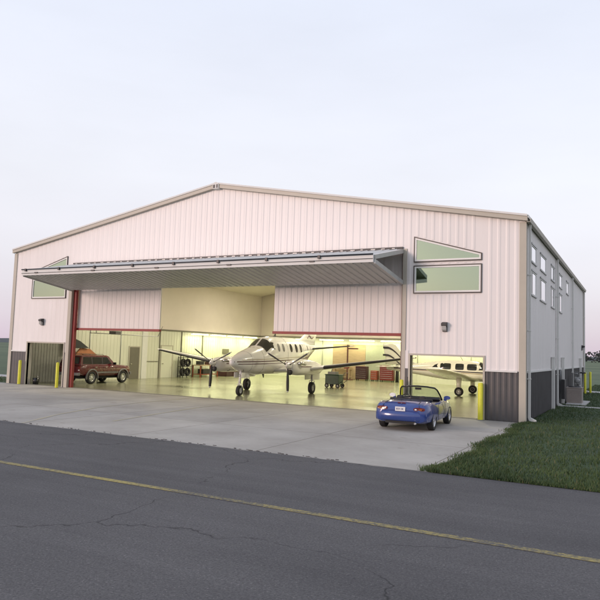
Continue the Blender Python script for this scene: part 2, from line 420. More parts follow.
# ribs
def rib_front(b, x, zlo, zhi_cap, y=0.):
    segs = [(zlo, min(roofz(x) - .02, zhi_cap))]
    for zb, zt in cut_intervals(x, 0, 9):
        zt2 = wu_top(x) if zt == 'u' else zt
        new = []
        for s0, s1 in segs:
            if zt2 + .07 <= s0 or zb - .07 >= s1: new.append((s0, s1)); continue
            if s0 < zb - .07: new.append((s0, zb - .07))
            if s1 > zt2 + .07: new.append((zt2 + .07, s1))
        segs = new
    for s0, s1 in segs:
        if s1 - s0 > .02:
            b.prism([(x - .075, y, s0), (x + .075, y, s0), (x + .03, y - .011, s0), (x - .03, y - .011, s0)], (0, 0, s1 - s0))
x = .32
while x < W - .25:
    if not any(abs(x - e) < .06 for e in (OX0, OX1, BX0, BX1, LX0, LX1, 22.78, 25.30, W - 22.78, W - 25.30)): rib_front(b, x, WZ + .04, 99)
    x += .3048
fw = b.build('front_wall', H)
for a, c in ((0., LX0), (BX1, W)):
    b = MB('wainscot')
    b.box(a, c, .004, .114, 0, WZ - .002)
    x = a + .32 if a < 1 else a + .15
    while x < c - .15: rib_front(b, x, .03, WZ - .04, .004); x += .3048 / 1.5
    b.build('wainscot', H)
for a, c in ((LX1, OX0), (OX1, BX0)):
    b = MB('wainscot'); b.box(a, c, .004, .114, 0, WZ - .002); b.build('pillar_wainscot', H)
# side wall (+X) with windows
side_win = [(1.30, 2.55), (3.75, 5.45), (7.30, 8.55), (10.65, 11.80), (14.1, 15.2)]
LOW = (4.62, 5.50); UPW = (5.86, 6.50)
def side_holes(y):
    h = []
    for i, (a, c) in enumerate(side_win):
        if a < y < c:
            if i < 4: h.append(LOW)
            h.append(UPW)
    return h
b = MB('siding')
ys = sorted({.12, L} | {v for w in side_win for v in w})
for a, c in zip(ys, ys[1:]):
    cur = WZ
    for zb, zt in side_holes((a + c) / 2) + [(EV, EV)]:
        if zb - cur > .01: b.box(W - .12, W, a, c, cur, zb)
        cur = zt
y = .4
while y < L - .1:
    segs = [(WZ + .04, EV - .15)]
    for zb, zt in side_holes(y):
        segs = [q for s0, s1 in segs for q in ((s0, min(s1, zb - .06)), (max(s0, zt + .06), s1)) if q[1] - q[0] > .02]
    for s0, s1 in segs: b.prism([(W, y - .05, s0), (W, y + .05, s0), (W + .016, y + .02, s0), (W + .016, y - .02, s0)], (0, 0, s1 - s0))
    y += .3048
b.build('side_wall', H)
b = MB('wainscot'); b.box(W - .116, W - .004, .12, L, 0, WZ - .002)
y = .4
while y < L - .1:
    b.prism([(W - .004, y - .034, .03), (W - .004, y + .034, .03), (W + .022, y + .016, .03), (W + .022, y - .016, .03)], (0, 0, WZ - .08)); y += .2032
b.build('side_wainscot', H)
# left outer wall and back wall
b = MB('siding'); b.box(0, .12, .12, L, 0, EV); b.build('far_side_wall', H)
b = MB('siding'); b.prism([(.12, L, 0), (W - .12, L, 0), (W - .12, L, roofz(W - .12)), (W / 2, L, AP), (.12, L, roofz(.12))], (0, -.12, 0)); b.build('back_wall', H)
# wainscot cap
for a, c in ((.2, LX0 - .08), (BX1 + .08, W - .25)): b = MB('trim_white'); b.box(a, c, -.05, -.001, WZ - .03, WZ + .03); b.build('drip_cap', H)
b = MB('trim_white'); b.box(W + .001, W + .045, .25, L - .25, WZ - .03, WZ + .03); b.build('drip_cap', H)
# corner trims
for pts in ([(-.035, -.04), (.19, -.04), (.19, -.001), (-.001, -.001), (-.001, .2), (-.035, .2)],
            [(W - .20, -.001), (W - .20, -.045), (W + .035, -.045), (W + .035, .2), (W + .001, .2), (W + .001, -.001)],
            [(W + .001, L - .2), (W + .035, L - .2), (W + .035, L), (W + .001, L)]):
    b = MB('trim'); b.prism([(x, y, 0) for x, y in pts], (0, 0, EV - .12)); b.build('corner_trim', H)
# roof and gable (rake) trim
b = MB('roof')
for s in (0, 1):
    xa, xb = (-.10, W / 2) if s == 0 else (W / 2, W + .12)
    za, zb = (roofz(0) - .02, AP) if s == 0 else (AP, roofz(W) - .02)
    b.prism([(xa, -.14, za + .03), (xb, -.14, zb + .03), (xb, -.14, zb + .13), (xa, -.14, za + .13)], (0, L + .3, 0))
b.build('roof', H)
b = MB('trim')
for s in (0, 1):
    xa, xb = (-.08, W / 2 - .16) if s == 0 else (W / 2 + .16, W + .08)
    za, zb = roofz(max(0, min(W, xa))), roofz(max(0, min(W, xb)))
    b.prism([(xa, -.16, za - .10), (xb, -.16, zb - .10), (xb, -.16, zb + .06), (xa, -.16, za + .06)], (0, .155, 0))
    b.use('trim_white'); b.prism([(xa, -.19, za + .062), (xb, -.19, zb + .062), (xb, -.19, zb + .135), (xa, -.19, za + .135)], (0, .048, 0)); b.use('trim')
b.build('gable_trim', H)
b = MB('trim_white'); b.prism([(W / 2 - .16, -.21, AP - .16), (W / 2 + .16, -.21, AP - .16), (W / 2 + .16, -.21, AP + .09), (W / 2, -.21, AP + .15), (W / 2 - .16, -.21, AP + .09)], (0, .2, 0))
b.use('dark'); b.box(W / 2 - .13, W / 2 - .03, -.222, -.212, AP - .13, AP + .02); b.box(W / 2 + .05, W / 2 + .12, -.222, -.212, AP - .13, AP + .03)
b.build('peak_cap', H)
# gutter (open trough), downspouts
b = MB('trim')
g = [(W + .04, EV - .02), (W + .05, EV - .14), (W + .17, EV - .14), (W + .20, EV + .0), (W + .185, EV + .0), (W + .158, EV - .125), (W + .062, EV - .125), (W + .055, EV - .02)]
b.prism([(x, -.12, z) for x, z in g], (0, L + .2, 0)); b.build('gutter', H)
for y in (.36, 9.2, 16.9, 25.7):
    b = MB('trim_white')
    b.box(W + .055, W + .14, y - .045, y + .045, .17, EV - .145)
    b.prism([(W + .055, y - .045, .17), (W + .14, y - .045, .17), (W + .33, y - .045, .09), (W + .33, y - .045, .03), (W + .10, y - .045, .05)], (0, .09, 0))
    for z in (1.5, 3.2, 5.2): b.box(W + .028, W + .15, y - .06, y + .06, z, z + .04)
    b.build('downspout', H)
for y in (7.43, 11.56, 22.4):
    b = MB('trim_white'); b.box(W + .03, W + .16, y - .09, y + .09, 0, 2.3); b.box(W + .02, W + .18, y - .11, y + .11, 2.3, 2.34); b.build('wall_post', H)
# framing trim around openings
for (x0, x1) in ((BX0, BX1), (LX0, LX1)):
    b = MB('trim'); b.box(x0 - .07, x0, -.045, .30, 0, BZ + .07); b.box(x1, x1 + .07, -.045, .30, 0, BZ + .07); b.box(x0, x1, -.045, .30, BZ, BZ + .07)
    b.build('bay_frame', H)
b = MB('trim')
b.box(OX0 - .20, OX0 - .002, -.05, -.001, 0, OZ); b.box(OX0 - .002, OX0 + .02, -.05, .25, 0, OZ)
b.build('door_opening_trim', H); b = MB('trim'); b.box(OX1 - .02, OX1 + .002, -.05, .25, 0, OZ); b.box(OX1 + .004, OX1 + .14, -.04, -.001, 0, OZ)
b.build('door_opening_trim', H)
b = MB('siding'); b.box(OX1 + .14, BX0 - .075, -.03, -.001, 1.4, 2.4); b.build('pillar_siding', H)
b = MB('wainscot'); b.box(OX1 + .15, BX0 - .09, -.052, -.032, .02, 1.72); b.build('pillar_wainscot', H); b = MB('wainscot'); b.box(LX1 + .08, OX0 - .21, -.042, -.02, .02, 1.72); b.build('pillar_wainscot', H)
# interior liner
def liner_ribs_x(b, X, y0, y1, z0, z1, d):
    y = y0
    while y < y1: b.box(min(X, X + d), max(X, X + d), y - .02, y + .02, z0, z1); y += .3048
b = MB('siding_inner'); b.box(.125, .15, .15, L - .15, .0, 3.42); liner_ribs_x(b, .15, .4, L - .3, .0, 3.42, .012)
b.build('lower_liner', H); b = MB('siding_inner'); b.box(W - .15, W - .125, .15, L - .15, .0, 3.42); b.build('lower_liner', H)
b = MB('siding_inner'); b.box(.16, W - .16, L - .16, L - .13, 0, 3.42)
x = .4
while x < W - .3: b.box(x - .02, x + .02, L - .172, L - .16, 0, 3.42); x += .3048
b.build('back_liner', H)
b = MB('tan'); b.box(.125, .14, .15, L - .15, 3.44, EV - .1); b.build('upper_liner', H); b = MB('tan')
b.box(.16, W - .16, L - .15, L - .13, 3.44, 7.2); b.build('upper_liner', H)
b = MB('door_olive'); b.box(.155, .20, .2, L - .2, 3.37, 3.47); b.build('girt', H); b = MB('door_olive'); b.box(.2, W - .2, L - .23, L - .18, 3.37, 3.47); b.build('girt', H)
b = MB('tan'); b.prism([(.13, .3, EV - .15), (W / 2, .3, AP - .15), (W / 2, .3, AP - .2), (.13, .3, EV - .2)], (0, L - .6, 0)); b.build('ceiling_liner', H); b = MB('tan'); b.prism([(W / 2, .3, AP - .15), (W - .13, .3, EV - .15), (W - .13, .3, EV - .2), (W / 2, .3, AP - .2)], (0, L - .6, 0)); b.build('ceiling_liner', H)
# walk doors on the left wall
def wall_door(y0, y1, zt, m, nm='walk_door'):
    b = MB('trim'); b.box(.163, .20, y0 - .07, y0, 0, zt + .07); b.box(.163, .20, y1, y1 + .07, 0, zt + .07); b.box(.163, .20, y0, y1, zt, zt + .07)
    f = b.build('door_frame', H)
    b = MB(m); b.box(.165, .19, y0 + .01, y1 - .01, .01, zt - .01); d = b.build(nm, H)
    b = MB('chrome'); b.box(.19, .25, y0 + .08, y0 + .2, 1.0, 1.04); b.build('handle', d)
wall_door(9.15, 10.1, 2.13, 'door_olive')
wall_door(12.4, 13.6, 2.27, 'siding_inner')
b = MB('trim_white'); b.box(.163, .22, 10.35, 10.85, 0, 3.4); b.build('wall_post', H)
for yy in (12.15, 14.6, 17.2): b = MB('door_olive'); b.box(.163, .21, yy, yy + .07, 0, 3.36); b.build('wall_channel', H)
b = MB('door_olive'); b.box(.163, .19, 10.9, 12.1, 1.15, 1.19); b.build('wall_channel', H)
b = MB('bay_wall'); b.box(.18, .215, .2, 4.15, .01, 2.6)  # darker olive ribbed panel laid over the front of the left liner
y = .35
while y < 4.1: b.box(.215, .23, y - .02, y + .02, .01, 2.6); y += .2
b.build('bay_dark_panel', H)
for yy in (5.6, 8.3): b = MB('grey'); b.tube([(.185, yy, .9), (.185, yy, 3.36)], .022, 6); b.box(.165, .24, yy - .07, yy + .07, .78, .92); b.build('conduit', H)
for xx in (6.4, 14.8, 19.): b = MB('grey'); b.tube([(xx, L - .20, .9), (xx, L - .20, 3.36)], .022, 6); b.box(xx - .07, xx + .07, L - .25, L - .18, .78, .92); b.build('conduit', H)
b = MB('wood'); b.box(7.4, 10.35, L - .22, L - .18, .02, 2.9); b.build('plywood_panel', H)
b = MB('olive_liner'); b.box(10.4, 12.8, L - .215, L - .18, .02, 2.9)
for i in range(24): b.box(10.45 + i * .1, 10.49 + i * .1, L - .23, L - .215, .02, 2.9)
b.build('roll_up_door', H)
b = MB('door_olive'); b.box(.165, .2, 20.0, 20.9, 1.8, 2.2); b.build('wall_vent', H)
# upper window rooms (mezzanine offices above the side bays)
for (x0, x1) in ((W - 4.16, W - .16), (.16, 4.16)):
    b = MB('siding_inner'); b.box(x0, x1, .14, 3.6, 4.22, 4.36); b.box(x0, x1, 3.5, 3.6, 4.36, 7.0)
    xi = x0 if x0 > 10 else x1 - .06
    b.box(xi, xi + .06, .14, 3.5, 4.36, 7.0); xo = x1 - .06 if x0 > 10 else x0; b.box(xo, xo + .06, .14, 3.5, 4.36, 6.9); b.box(x0 + .06, x1 - .06, .14, 3.5, 6.8, 6.9); b.build('office_room', H)

la = bpy.data.lights.new('office_glow', 'AREA'); la.size = 1.6; la.energy = 22; la.color = (.86, 1., .66)
lo_ = bpy.data.objects.new('office_glow', la); COL.objects.link(lo_); lo_.location = (24.6, 1.8, 6.7)
# front windows
def front_window(poly, name):
    # poly list (x,z) clockwise; frame as mitred strips + pane
    b = MB('frame_dark'); n = len(poly); cx = sum(p[0] for p in poly) / n; cz = sum(p[1] for p in poly) / n
    def inset(d):
        out = []
        for i in range(n):
            p0, p1, p2 = Vector(poly[i - 1]), Vector(poly[i]), Vector(poly[(i + 1) % n])
            d1 = (p1 - p0).normalized(); d2 = (p2 - p1).normalized()
            n1 = Vector((-d1.y, d1.x)); n2 = Vector((-d2.y, d2.x))
            if n1.dot(Vector((cx, cz)) - p1) < 0: n1, n2 = -n1, -n2
            bis = (n1 + n2); k = d / max(.15, (1 + n1.dot(n2)) ); out.append(p1 + bis * k)
        return out
    A, B, Cc = inset(-.028), inset(.008), inset(.07)
    for i in range(n):
        j = (i + 1) % n
        b.prism([(A[i].x, -.05, A[i].y), (A[j].x, -.05, A[j].y), (B[j].x, -.05, B[j].y), (B[i].x, -.05, B[i].y)], (0, .12, 0))
    b.use('white')
    for i in range(n):
        j = (i + 1) % n
        b.prism([(B[i].x, -.035, B[i].y), (B[j].x, -.035, B[j].y), (Cc[j].x, -.035, Cc[j].y), (Cc[i].x, -.035, Cc[i].y)], (0, .09, 0))
    w = b.build(name, H)
    b = MB('glass_green'); b.prism([(p.x, -.005, p.y) for p in inset(.07)], (0, .012, 0)); b.build('pane', w)
XR0, XR1 = 22.78, 25.30
for f in (lambda x: x, lambda x: W - x):
    front_window([(f(XR0), WH_LO[0]), (f(XR1), WH_LO[0]), (f(XR1), WH_LO[1]), (f(XR0), WH_LO[1])], 'window')
    front_window([(f(XR0), WU_B), (f(XR1), WU_B), (f(XR1), WU_T2), (f(XR0), WU_T1)], 'window')
# side windows
for i, (a, c) in enumerate(side_win):
    for (z0, z1) in ((LOW, UPW) if i < 4 else (UPW,)):
        b = MB('white'); t = .045
        b.box(W - .06, W + .025, a - .0, a + t, z0, z1); b.box(W - .06, W + .025, c - t, c, z0, z1)
        b.box(W - .06, W + .025, a + t, c - t, z0, z0 + t); b.box(W - .06, W + .025, a + t, c - t, z1 - t, z1)
        m_ = (a + c) / 2
        if z0 < 5.6: b.use('frame_dark'); b.box(W - .05, W + .012, a + t, a + t + .28, z0 + t, z1 - t); b.use('white')
        b.use('grey'); b.box(W + .001, W + .05, a - .07, c + .07, z1 + .001, z1 + .06); b.box(W + .001, W + .05, a - .07, c + .07, z0 - .05, z0 - .001)
        w = b.build('window', H)
        b = MB('glass_side'); b.box(W + .002, W + .008, a + t + (.29 if z0 < 5.6 else 0), c - t, z0 + t, z1 - t); b.build('pane', w)
# blinds behind panes of side wall
b = MB('siding_inner'); b.box(W - .30, W - .28, .8, 16, 4.5, 6.7); b.build('blind', H)
# hanging infill panels of the T shaped opening
for (x0, x1, side) in ((OX0 + .12, 10.1, 0), (16.42, OX1 - .06, 1)):
    b = MB('siding'); b.box(x0, x1, .34, .42, 3.06, OZ)
    x = x0 + .15
    while x < x1 - .05: b.prism([(x - .075, .34, 3.06), (x + .075, .34, 3.06), (x + .03, .327, 3.06), (x - .03, .327, 3.06)], (0, 0, OZ - 3.07)); x += .3048
    p = b.build('infill_panel', H)
    b = MB('red'); b.box(x0 - .03, x1 + .02, .29, .47, 2.945, 3.058)
    b.build('bottom_rail', p)
b = MB('red'); b.box(OX0 + .02, OX0 + .19, .10, .26, 0, OZ); b.build('red_jamb_post', H)
b = MB('rust'); b.box(OX1 - .13, OX1 - .022, .20, .45, 0, OZ); b.build('door_jamb', H)
b = MB('tan'); b.box(OX0, OX1, .13, .28, OZ, OZ + .25); b.build('header', H)
# bifold door (two leaves folded outwards) --------------------------------
D = MB('trim_white'); x0, x1 = OX0 + .03, OX1 - .03
YF = -3.05
def leaf(name, ya, za, yb, zb, th, m, ribs_below):
    v = Vector((0, yb - ya, zb - za)); l = v.length; n = Vector((0, -v.z, v.y)).normalized()
    if n.z > 0: n = -n   # n points down
    b = MB(m)
    A = Vector((x0, ya, za)); 
    b.prism([A, A + v, A + v - n * th, A - n * th], (x1 - x0, 0, 0))
    x = x0 + .18
    while x < x1 - .1:
        base = A + Vector((x - x0, 0, 0)) + v * .03
        q = [base + Vector((-.034, 0, 0)), base + Vector((.034, 0, 0)), base + Vector((.016, 0, 0)) + n * .03, base + Vector((-.016, 0, 0)) + n * .03]
        if not ribs_below: q = [p - n * th if i < 2 else p - n * (th + .06) for i, p in enumerate(q)]
        b.prism(q, v * .94); x += .3048
    return b.build(name, H)
up = leaf('upper_door_leaf', -.10, 6.20, YF, 5.55, .09, 'trim_white', False)
lo = leaf('lower_door_leaf', -.08, 4.98, YF, 5.40, .09, 'lgrey', True)
# leaf end frames and truss
b = MB('trim_white'); b.box(x0, x1, YF - .09, YF - .01, 5.38, 5.62); b.build('door_fascia', up)
b = MB('dark')
b.tube([(x0, YF - .11, 5.655), (x1, YF - .11, 5.655)], .03, 6)
x = x0 + .3
while x < x1: b.box(x - .05, x + .05, YF - .16, YF - .09, 5.57, 5.69); x += 2.2
x = x0 + 1
b.tube([(x0, YF - .11, 5.475), (x1, YF - .11, 5.50)], .009, 5)
while x < x1: b.box(x - .10, x + .10, YF - .13, YF - .09, 5.46, 5.51); x += 3.6
b.build('lift_cable', up)
for xe in (x0 - .05, x1):
    b = MB('lgrey')
    for (ya, za, yb, zb) in ((-.08, 6.22, YF, 5.57), (-.06, 5.0, YF, 5.42)):
        v = Vector((0, yb - ya, zb - za)); n = Vector((0, -v.z, v.y)).normalized() * .075
        A = Vector((xe, ya, za)); b.prism([A - n, A + v - n, A + v + n, A + n], (.05, 0, 0))
    b.build('leaf_end_frame', up)
b = MB('dark'); b.box(OX0 + .02, OX1 - .02, -.075, -.004, OZ - .03, OZ + .075)
b.use('grey'); x = OX0 + .2
while x < OX1 - .2: b.box(x, x + random.uniform(.10, .2), -.10, -.077, OZ + .005, OZ + .035); x += .44
b.build('hinge_strip', H)
for i in range(9):
    x = x0 + 1 + i * 2.0; b = MB('dark'); b.tube([(x, -.2, 5.12), (x, -1.6, 5.75)], .03, 6); b.build('door_truss', lo)

# wall lamps
def wall_lamp(loc, rz, label):
    t = empty('wall_lamp', label, 'wall lamp', loc, rz, 'wall pack lamps on the hangar')
    b = MB('dark'); b.box(-.09, .09, -.04, 0, -.17, .19); b.prism([(-.10, -.04, .19), (-.10, -.04, .0), (-.10, -.20, .06), (-.10, -.20, .14)], (.20, 0, 0)); b.build('housing', t, bevel=.008)
    b = MB('lampglass'); b.prism([(-.075, -.045, -.005), (-.075, -.17, .045), (-.075, -.16, -.10), (-.075, -.045, -.15)], (.15, 0, 0)); b.build('lens', t)
wall_lamp((24.0, -.03, 3.30), 0, 'dark wall lamp above the right side bay beside the blue car')
wall_lamp((2.49, -.03, 3.32), 0, 'dark wall lamp on the pinkish wall above the left side bay')
wall_lamp((W + .03, 24.2, 3.05), R(90), 'small dark wall lamp near the far end of the long side wall')

# ------------------------------------------------------------------ lit interior: tube fixtures
def tube_light(x0, y0, x1, y1, z, label):
    d = Vector((x1 - x0, y1 - y0, 0)); l = d.length; rz = math.atan2(d.y, d.x)
    t = empty('tube_light', label, 'tube light', ((x0 + x1) / 2, (y0 + y1) / 2, z), rz, 'fluorescent tube lights along the hangar walls')
    b = MB('white'); b.prism([(-l / 2, -.09, .05), (-l / 2, .09, .05), (-l / 2, .05, .11), (-l / 2, -.05, .11)], (l, 0, 0)); b.build('fixture', t)
    b = MB('tube')
    for s in (-.045, .045): b.tube([(-l / 2 + .03, s, .015), (l / 2 - .03, s, .015)], .028, 8)
    b.build('tube', t)
    la = bpy.data.lights.new('tube_glow', 'AREA'); la.shape = 'RECTANGLE'; la.size = l; la.size_y = .2; la.energy = 46; la.color = (.97, 1., .50)
    lo_ = bpy.data.objects.new('tube_glow', la); COL.objects.link(lo_); lo_.parent = t; lo_.location = (0, 0, -.04)
    return t
NTH = ['first', 'second', 'third', 'fourth', 'fifth', 'sixth', 'seventh', 'eighth', 'ninth', 'tenth']
k = 0
for y in (15.1, 17.2, 19.3, 21.6, 23.5)[:5]:
    pass
lw = [(15.1, 17.1), (17.5, 19.5), (19.9, 21.9), (22.3, 24.3)]
for i, (a, c) in enumerate(lw): tube_light(.75, a, .75, c, 3.22, 'lit fluorescent tube light on the left interior wall, %s from the front' % NTH[i])
x = .9
for i in range(9):
    tube_light(x, L - .8, x + 2.2, L - .8, 3.2, 'lit fluorescent tube light on the back wall, %s from the left' % NTH[i]); x += 2.75
# added fill lamps under the roof, out of frame, to brighten the interior
def high_bay_fill(x, y, label, e=470):
    t = empty('added_high_bay', label, 'fill lamp', (x, y, 7.2), 0, 'added unseen fill lamps under the hangar roof')
    b = MB('lgrey'); b.lathe([(.06, .42), (.10, .30), (.22, .08), (.24, .0), (.235, .0), (.2, .08), (.05, .3)], (0, 0, 0), (0, 0, 1), 20); b.tube([(0, 0, .4), (0, 0, .7)], .012, 6); b.build('lamp_shade', t)
    b = MB('tube'); b.lathe([(.001, -.0), (.1, .04), (.12, .12), (.05, .2)], (0, 0, 0), (0, 0, 1), 14); b.build('bulb', t)
    la = bpy.data.lights.new('bay_fill', 'AREA'); la.shape = 'DISK'; la.size = .5; la.energy = e; la.color = (1., .92, .70); 
    lo_ = bpy.data.objects.new('bay_fill', la); COL.objects.link(lo_); lo_.parent = t; lo_.location = (0, 0, -.03)
for (x, y, lb) in ((5, 7, 'lamp above the maroon vehicle'), (13.4, 9.5, 'lamp above the twin engined aircraft'), (21.5, 8, 'lamp above the wing beside the smaller aircraft'), (5.5, 18.5, 'lamp above the rear left of the hangar'), (13.4, 20, 'lamp above the rear middle of the hangar'), (21.5, 18.5, 'lamp above the rear right of the hangar')):
    high_bay_fill(x, y, 'added unseen high bay ' + lb)

# ------------------------------------------------------------------ bollards
def bollard(x, y, h, label, m='yellow', r=.075):
    b = MB(m); b.lathe([(r, 0), (r, h - .04), (r * .8, h - .012), (r * .4, h), (.001, h + .004)], (0, 0, 0), (0, 0, 1), 20)
    b.use('greytrim'); b.lathe([(r + .05, .0), (r + .05, .012), (r, .02)], (0, 0, 0), (0, 0, 1), 20)
    o = b.build('bollard'); o.location = (x, y, 0); tag(o, label, 'bollard', 'yellow steel bollards guarding the hangar')
bollard(1.27, -.28, 1.28, 'yellow bollard by the dark panel at the left front corner of the hangar')
bollard(4.55, -.68, 1.28, 'yellow bollard between the left side bay and the red door post')
bollard(22.47, -.36, 1.30, 'yellow bollard at the pillar behind the blue convertible', r=.07)
bollard(25.36, -.20, 1.32, 'yellow bollard at the right edge of the right side bay', r=.09)
bollard(27.15, 23.2, 1.45, 'yellow bollard nearest the far end of the long side wall')
bollard(27.38, 24.6, 1.45, 'outer of two yellow bollards past the far corner of the side wall')

# ------------------------------------------------------------------ AC unit and meter
t = empty('air_conditioner', 'beige outdoor air conditioning unit on the grass along the side wall', 'air conditioner', (27.42, 12.3, .06))
b = MB('acbeige'); b.box(-.36, .36, -.42, .42, 0, .74); b.box(-.38, .38, -.44, .44, .74, .78)
for i in range(11):
    z = .08 + i * .055
    b.box(-.33, .33, -.432, -.421, z, z + .03); b.box(.361, .372, -.38, .38, z, z + .03)
b.build('casing', t, bevel=.01)
b = MB('dark'); b.lathe([(.30, .782), (.30, .82), (.27, .82), (.27, .785)], (0, 0, 0), (0, 0, 1), 24)
for a in range(10): b.tube([(0, 0, .82), (.29 * math.cos(a * PI / 5), .29 * math.sin(a * PI / 5), .82)], .008, 4)
b.build('fan_grille', t)
t = empty('gas_meter', 'grey gas meter and pipework against the side wall behind the air conditioner', 'gas meter', (27.1, 14.9, 0))
b = MB('grey'); b.tube([(0, 0, 0), (0, 0, 1.5), (.25, 0, 1.5), (.25, 0, 1.3)], .03, 8); b.tube([(.25, 0, .9), (.25, 0, .6), (.5, .2, .6), (.5, .2, 1.55), (.1, .2, 1.55)], .03, 8); b.build('pipe', t)
b = MB('grey'); b.box(.1, .42, -.14, .14, .9, 1.3); b.lathe([(.001, 0), (.12, 0), (.14, .05), (.12, .1), (.001, .1)], (.26, -.22, 1.1), (0, 1, 0), 16); b.build('meter_body', t, bevel=.02)
b = MB('dark'); b.lathe([(.001, 0), (.15, 0), (.16, .04), (.15, .08), (.001, .08)], (.5, .2, 1.5), (0, 0, 1), 16); b.build('regulator', t)
t = empty('utility_box', 'dark electrical cabinet and grey conduit on the side wall before the air conditioner', 'electrical box', (W + .02, 10.9, 0))
b = MB('dark'); b.box(.03, .25, -.35, .35, .3, 1.25); b.build('cabinet', t, bevel=.01)
b = MB('lgrey'); b.tube([(.08, -.5, 0), (.08, -.5, 1.7), (.08, -.2, 1.7), (.08, -.2, 1.25)], .03, 8); b.build('conduit', t)

# ------------------------------------------------------------------ wheels
def wheel(name, parent, loc, r, w, axis, rim_r, spokes=5, side=1, rim='alu', tyre='black'):
    """axis: unit vector pointing outwards"""
    ax = Vector(axis)
    b = MB(tyre); h = w / 2
    b.lathe([(rim_r, -h * .85), (r * .93, -h), (r * .985, -h * .8), (r, -h * .4), (r, h * .4), (r * .985, h * .8), (r * .93, h), (rim_r, h * .85), (rim_r * .97, h * .6), (rim_r * .97, -h * .6), (rim_r, -h * .85)], (0, 0, 0), ax, 32)
    o = b.build(name, parent); o.location = loc
    b = MB(rim)
    b.lathe([(rim_r, h * .82), (rim_r * .92, h * .86), (rim_r * .88, h * .5), (rim_r * .86, -h * .5), (rim_r * .97, -h * .5)], (0, 0, 0), ax, 28)
    u = ax.cross(Vector((0, 0, 1))).normalized(); v = ax.cross(u)
    for k in range(spokes):
        a = 2 * PI * k / spokes + .3; d = u * math.cos(a) + v * math.sin(a); s = u * -math.sin(a) + v * math.cos(a)
        q = [d * rim_r * .12 + s * rim_r * .13, d * rim_r * .9 + s * rim_r * .10, d * rim_r * .9 - s * rim_r * .10, d * rim_r * .12 - s * rim_r * .13]
        b.prism([p + ax * h * .62 for p in q], -ax * h * .3)
    b.lathe([(rim_r * .24, h * .3), (rim_r * .24, h * .72), (rim_r * .16, h * .8), (.001, h * .8)], (0, 0, 0), ax, 16)
    rr = b.build('rim', o)
    b = MB('dark'); b.lathe([(.001, h * .1), (rim_r * .87, h * .1), (rim_r * .87, h * .0), (.001, h * .0)], (0, 0, 0), ax, 20); b.build('brake_disc', o)
    return o

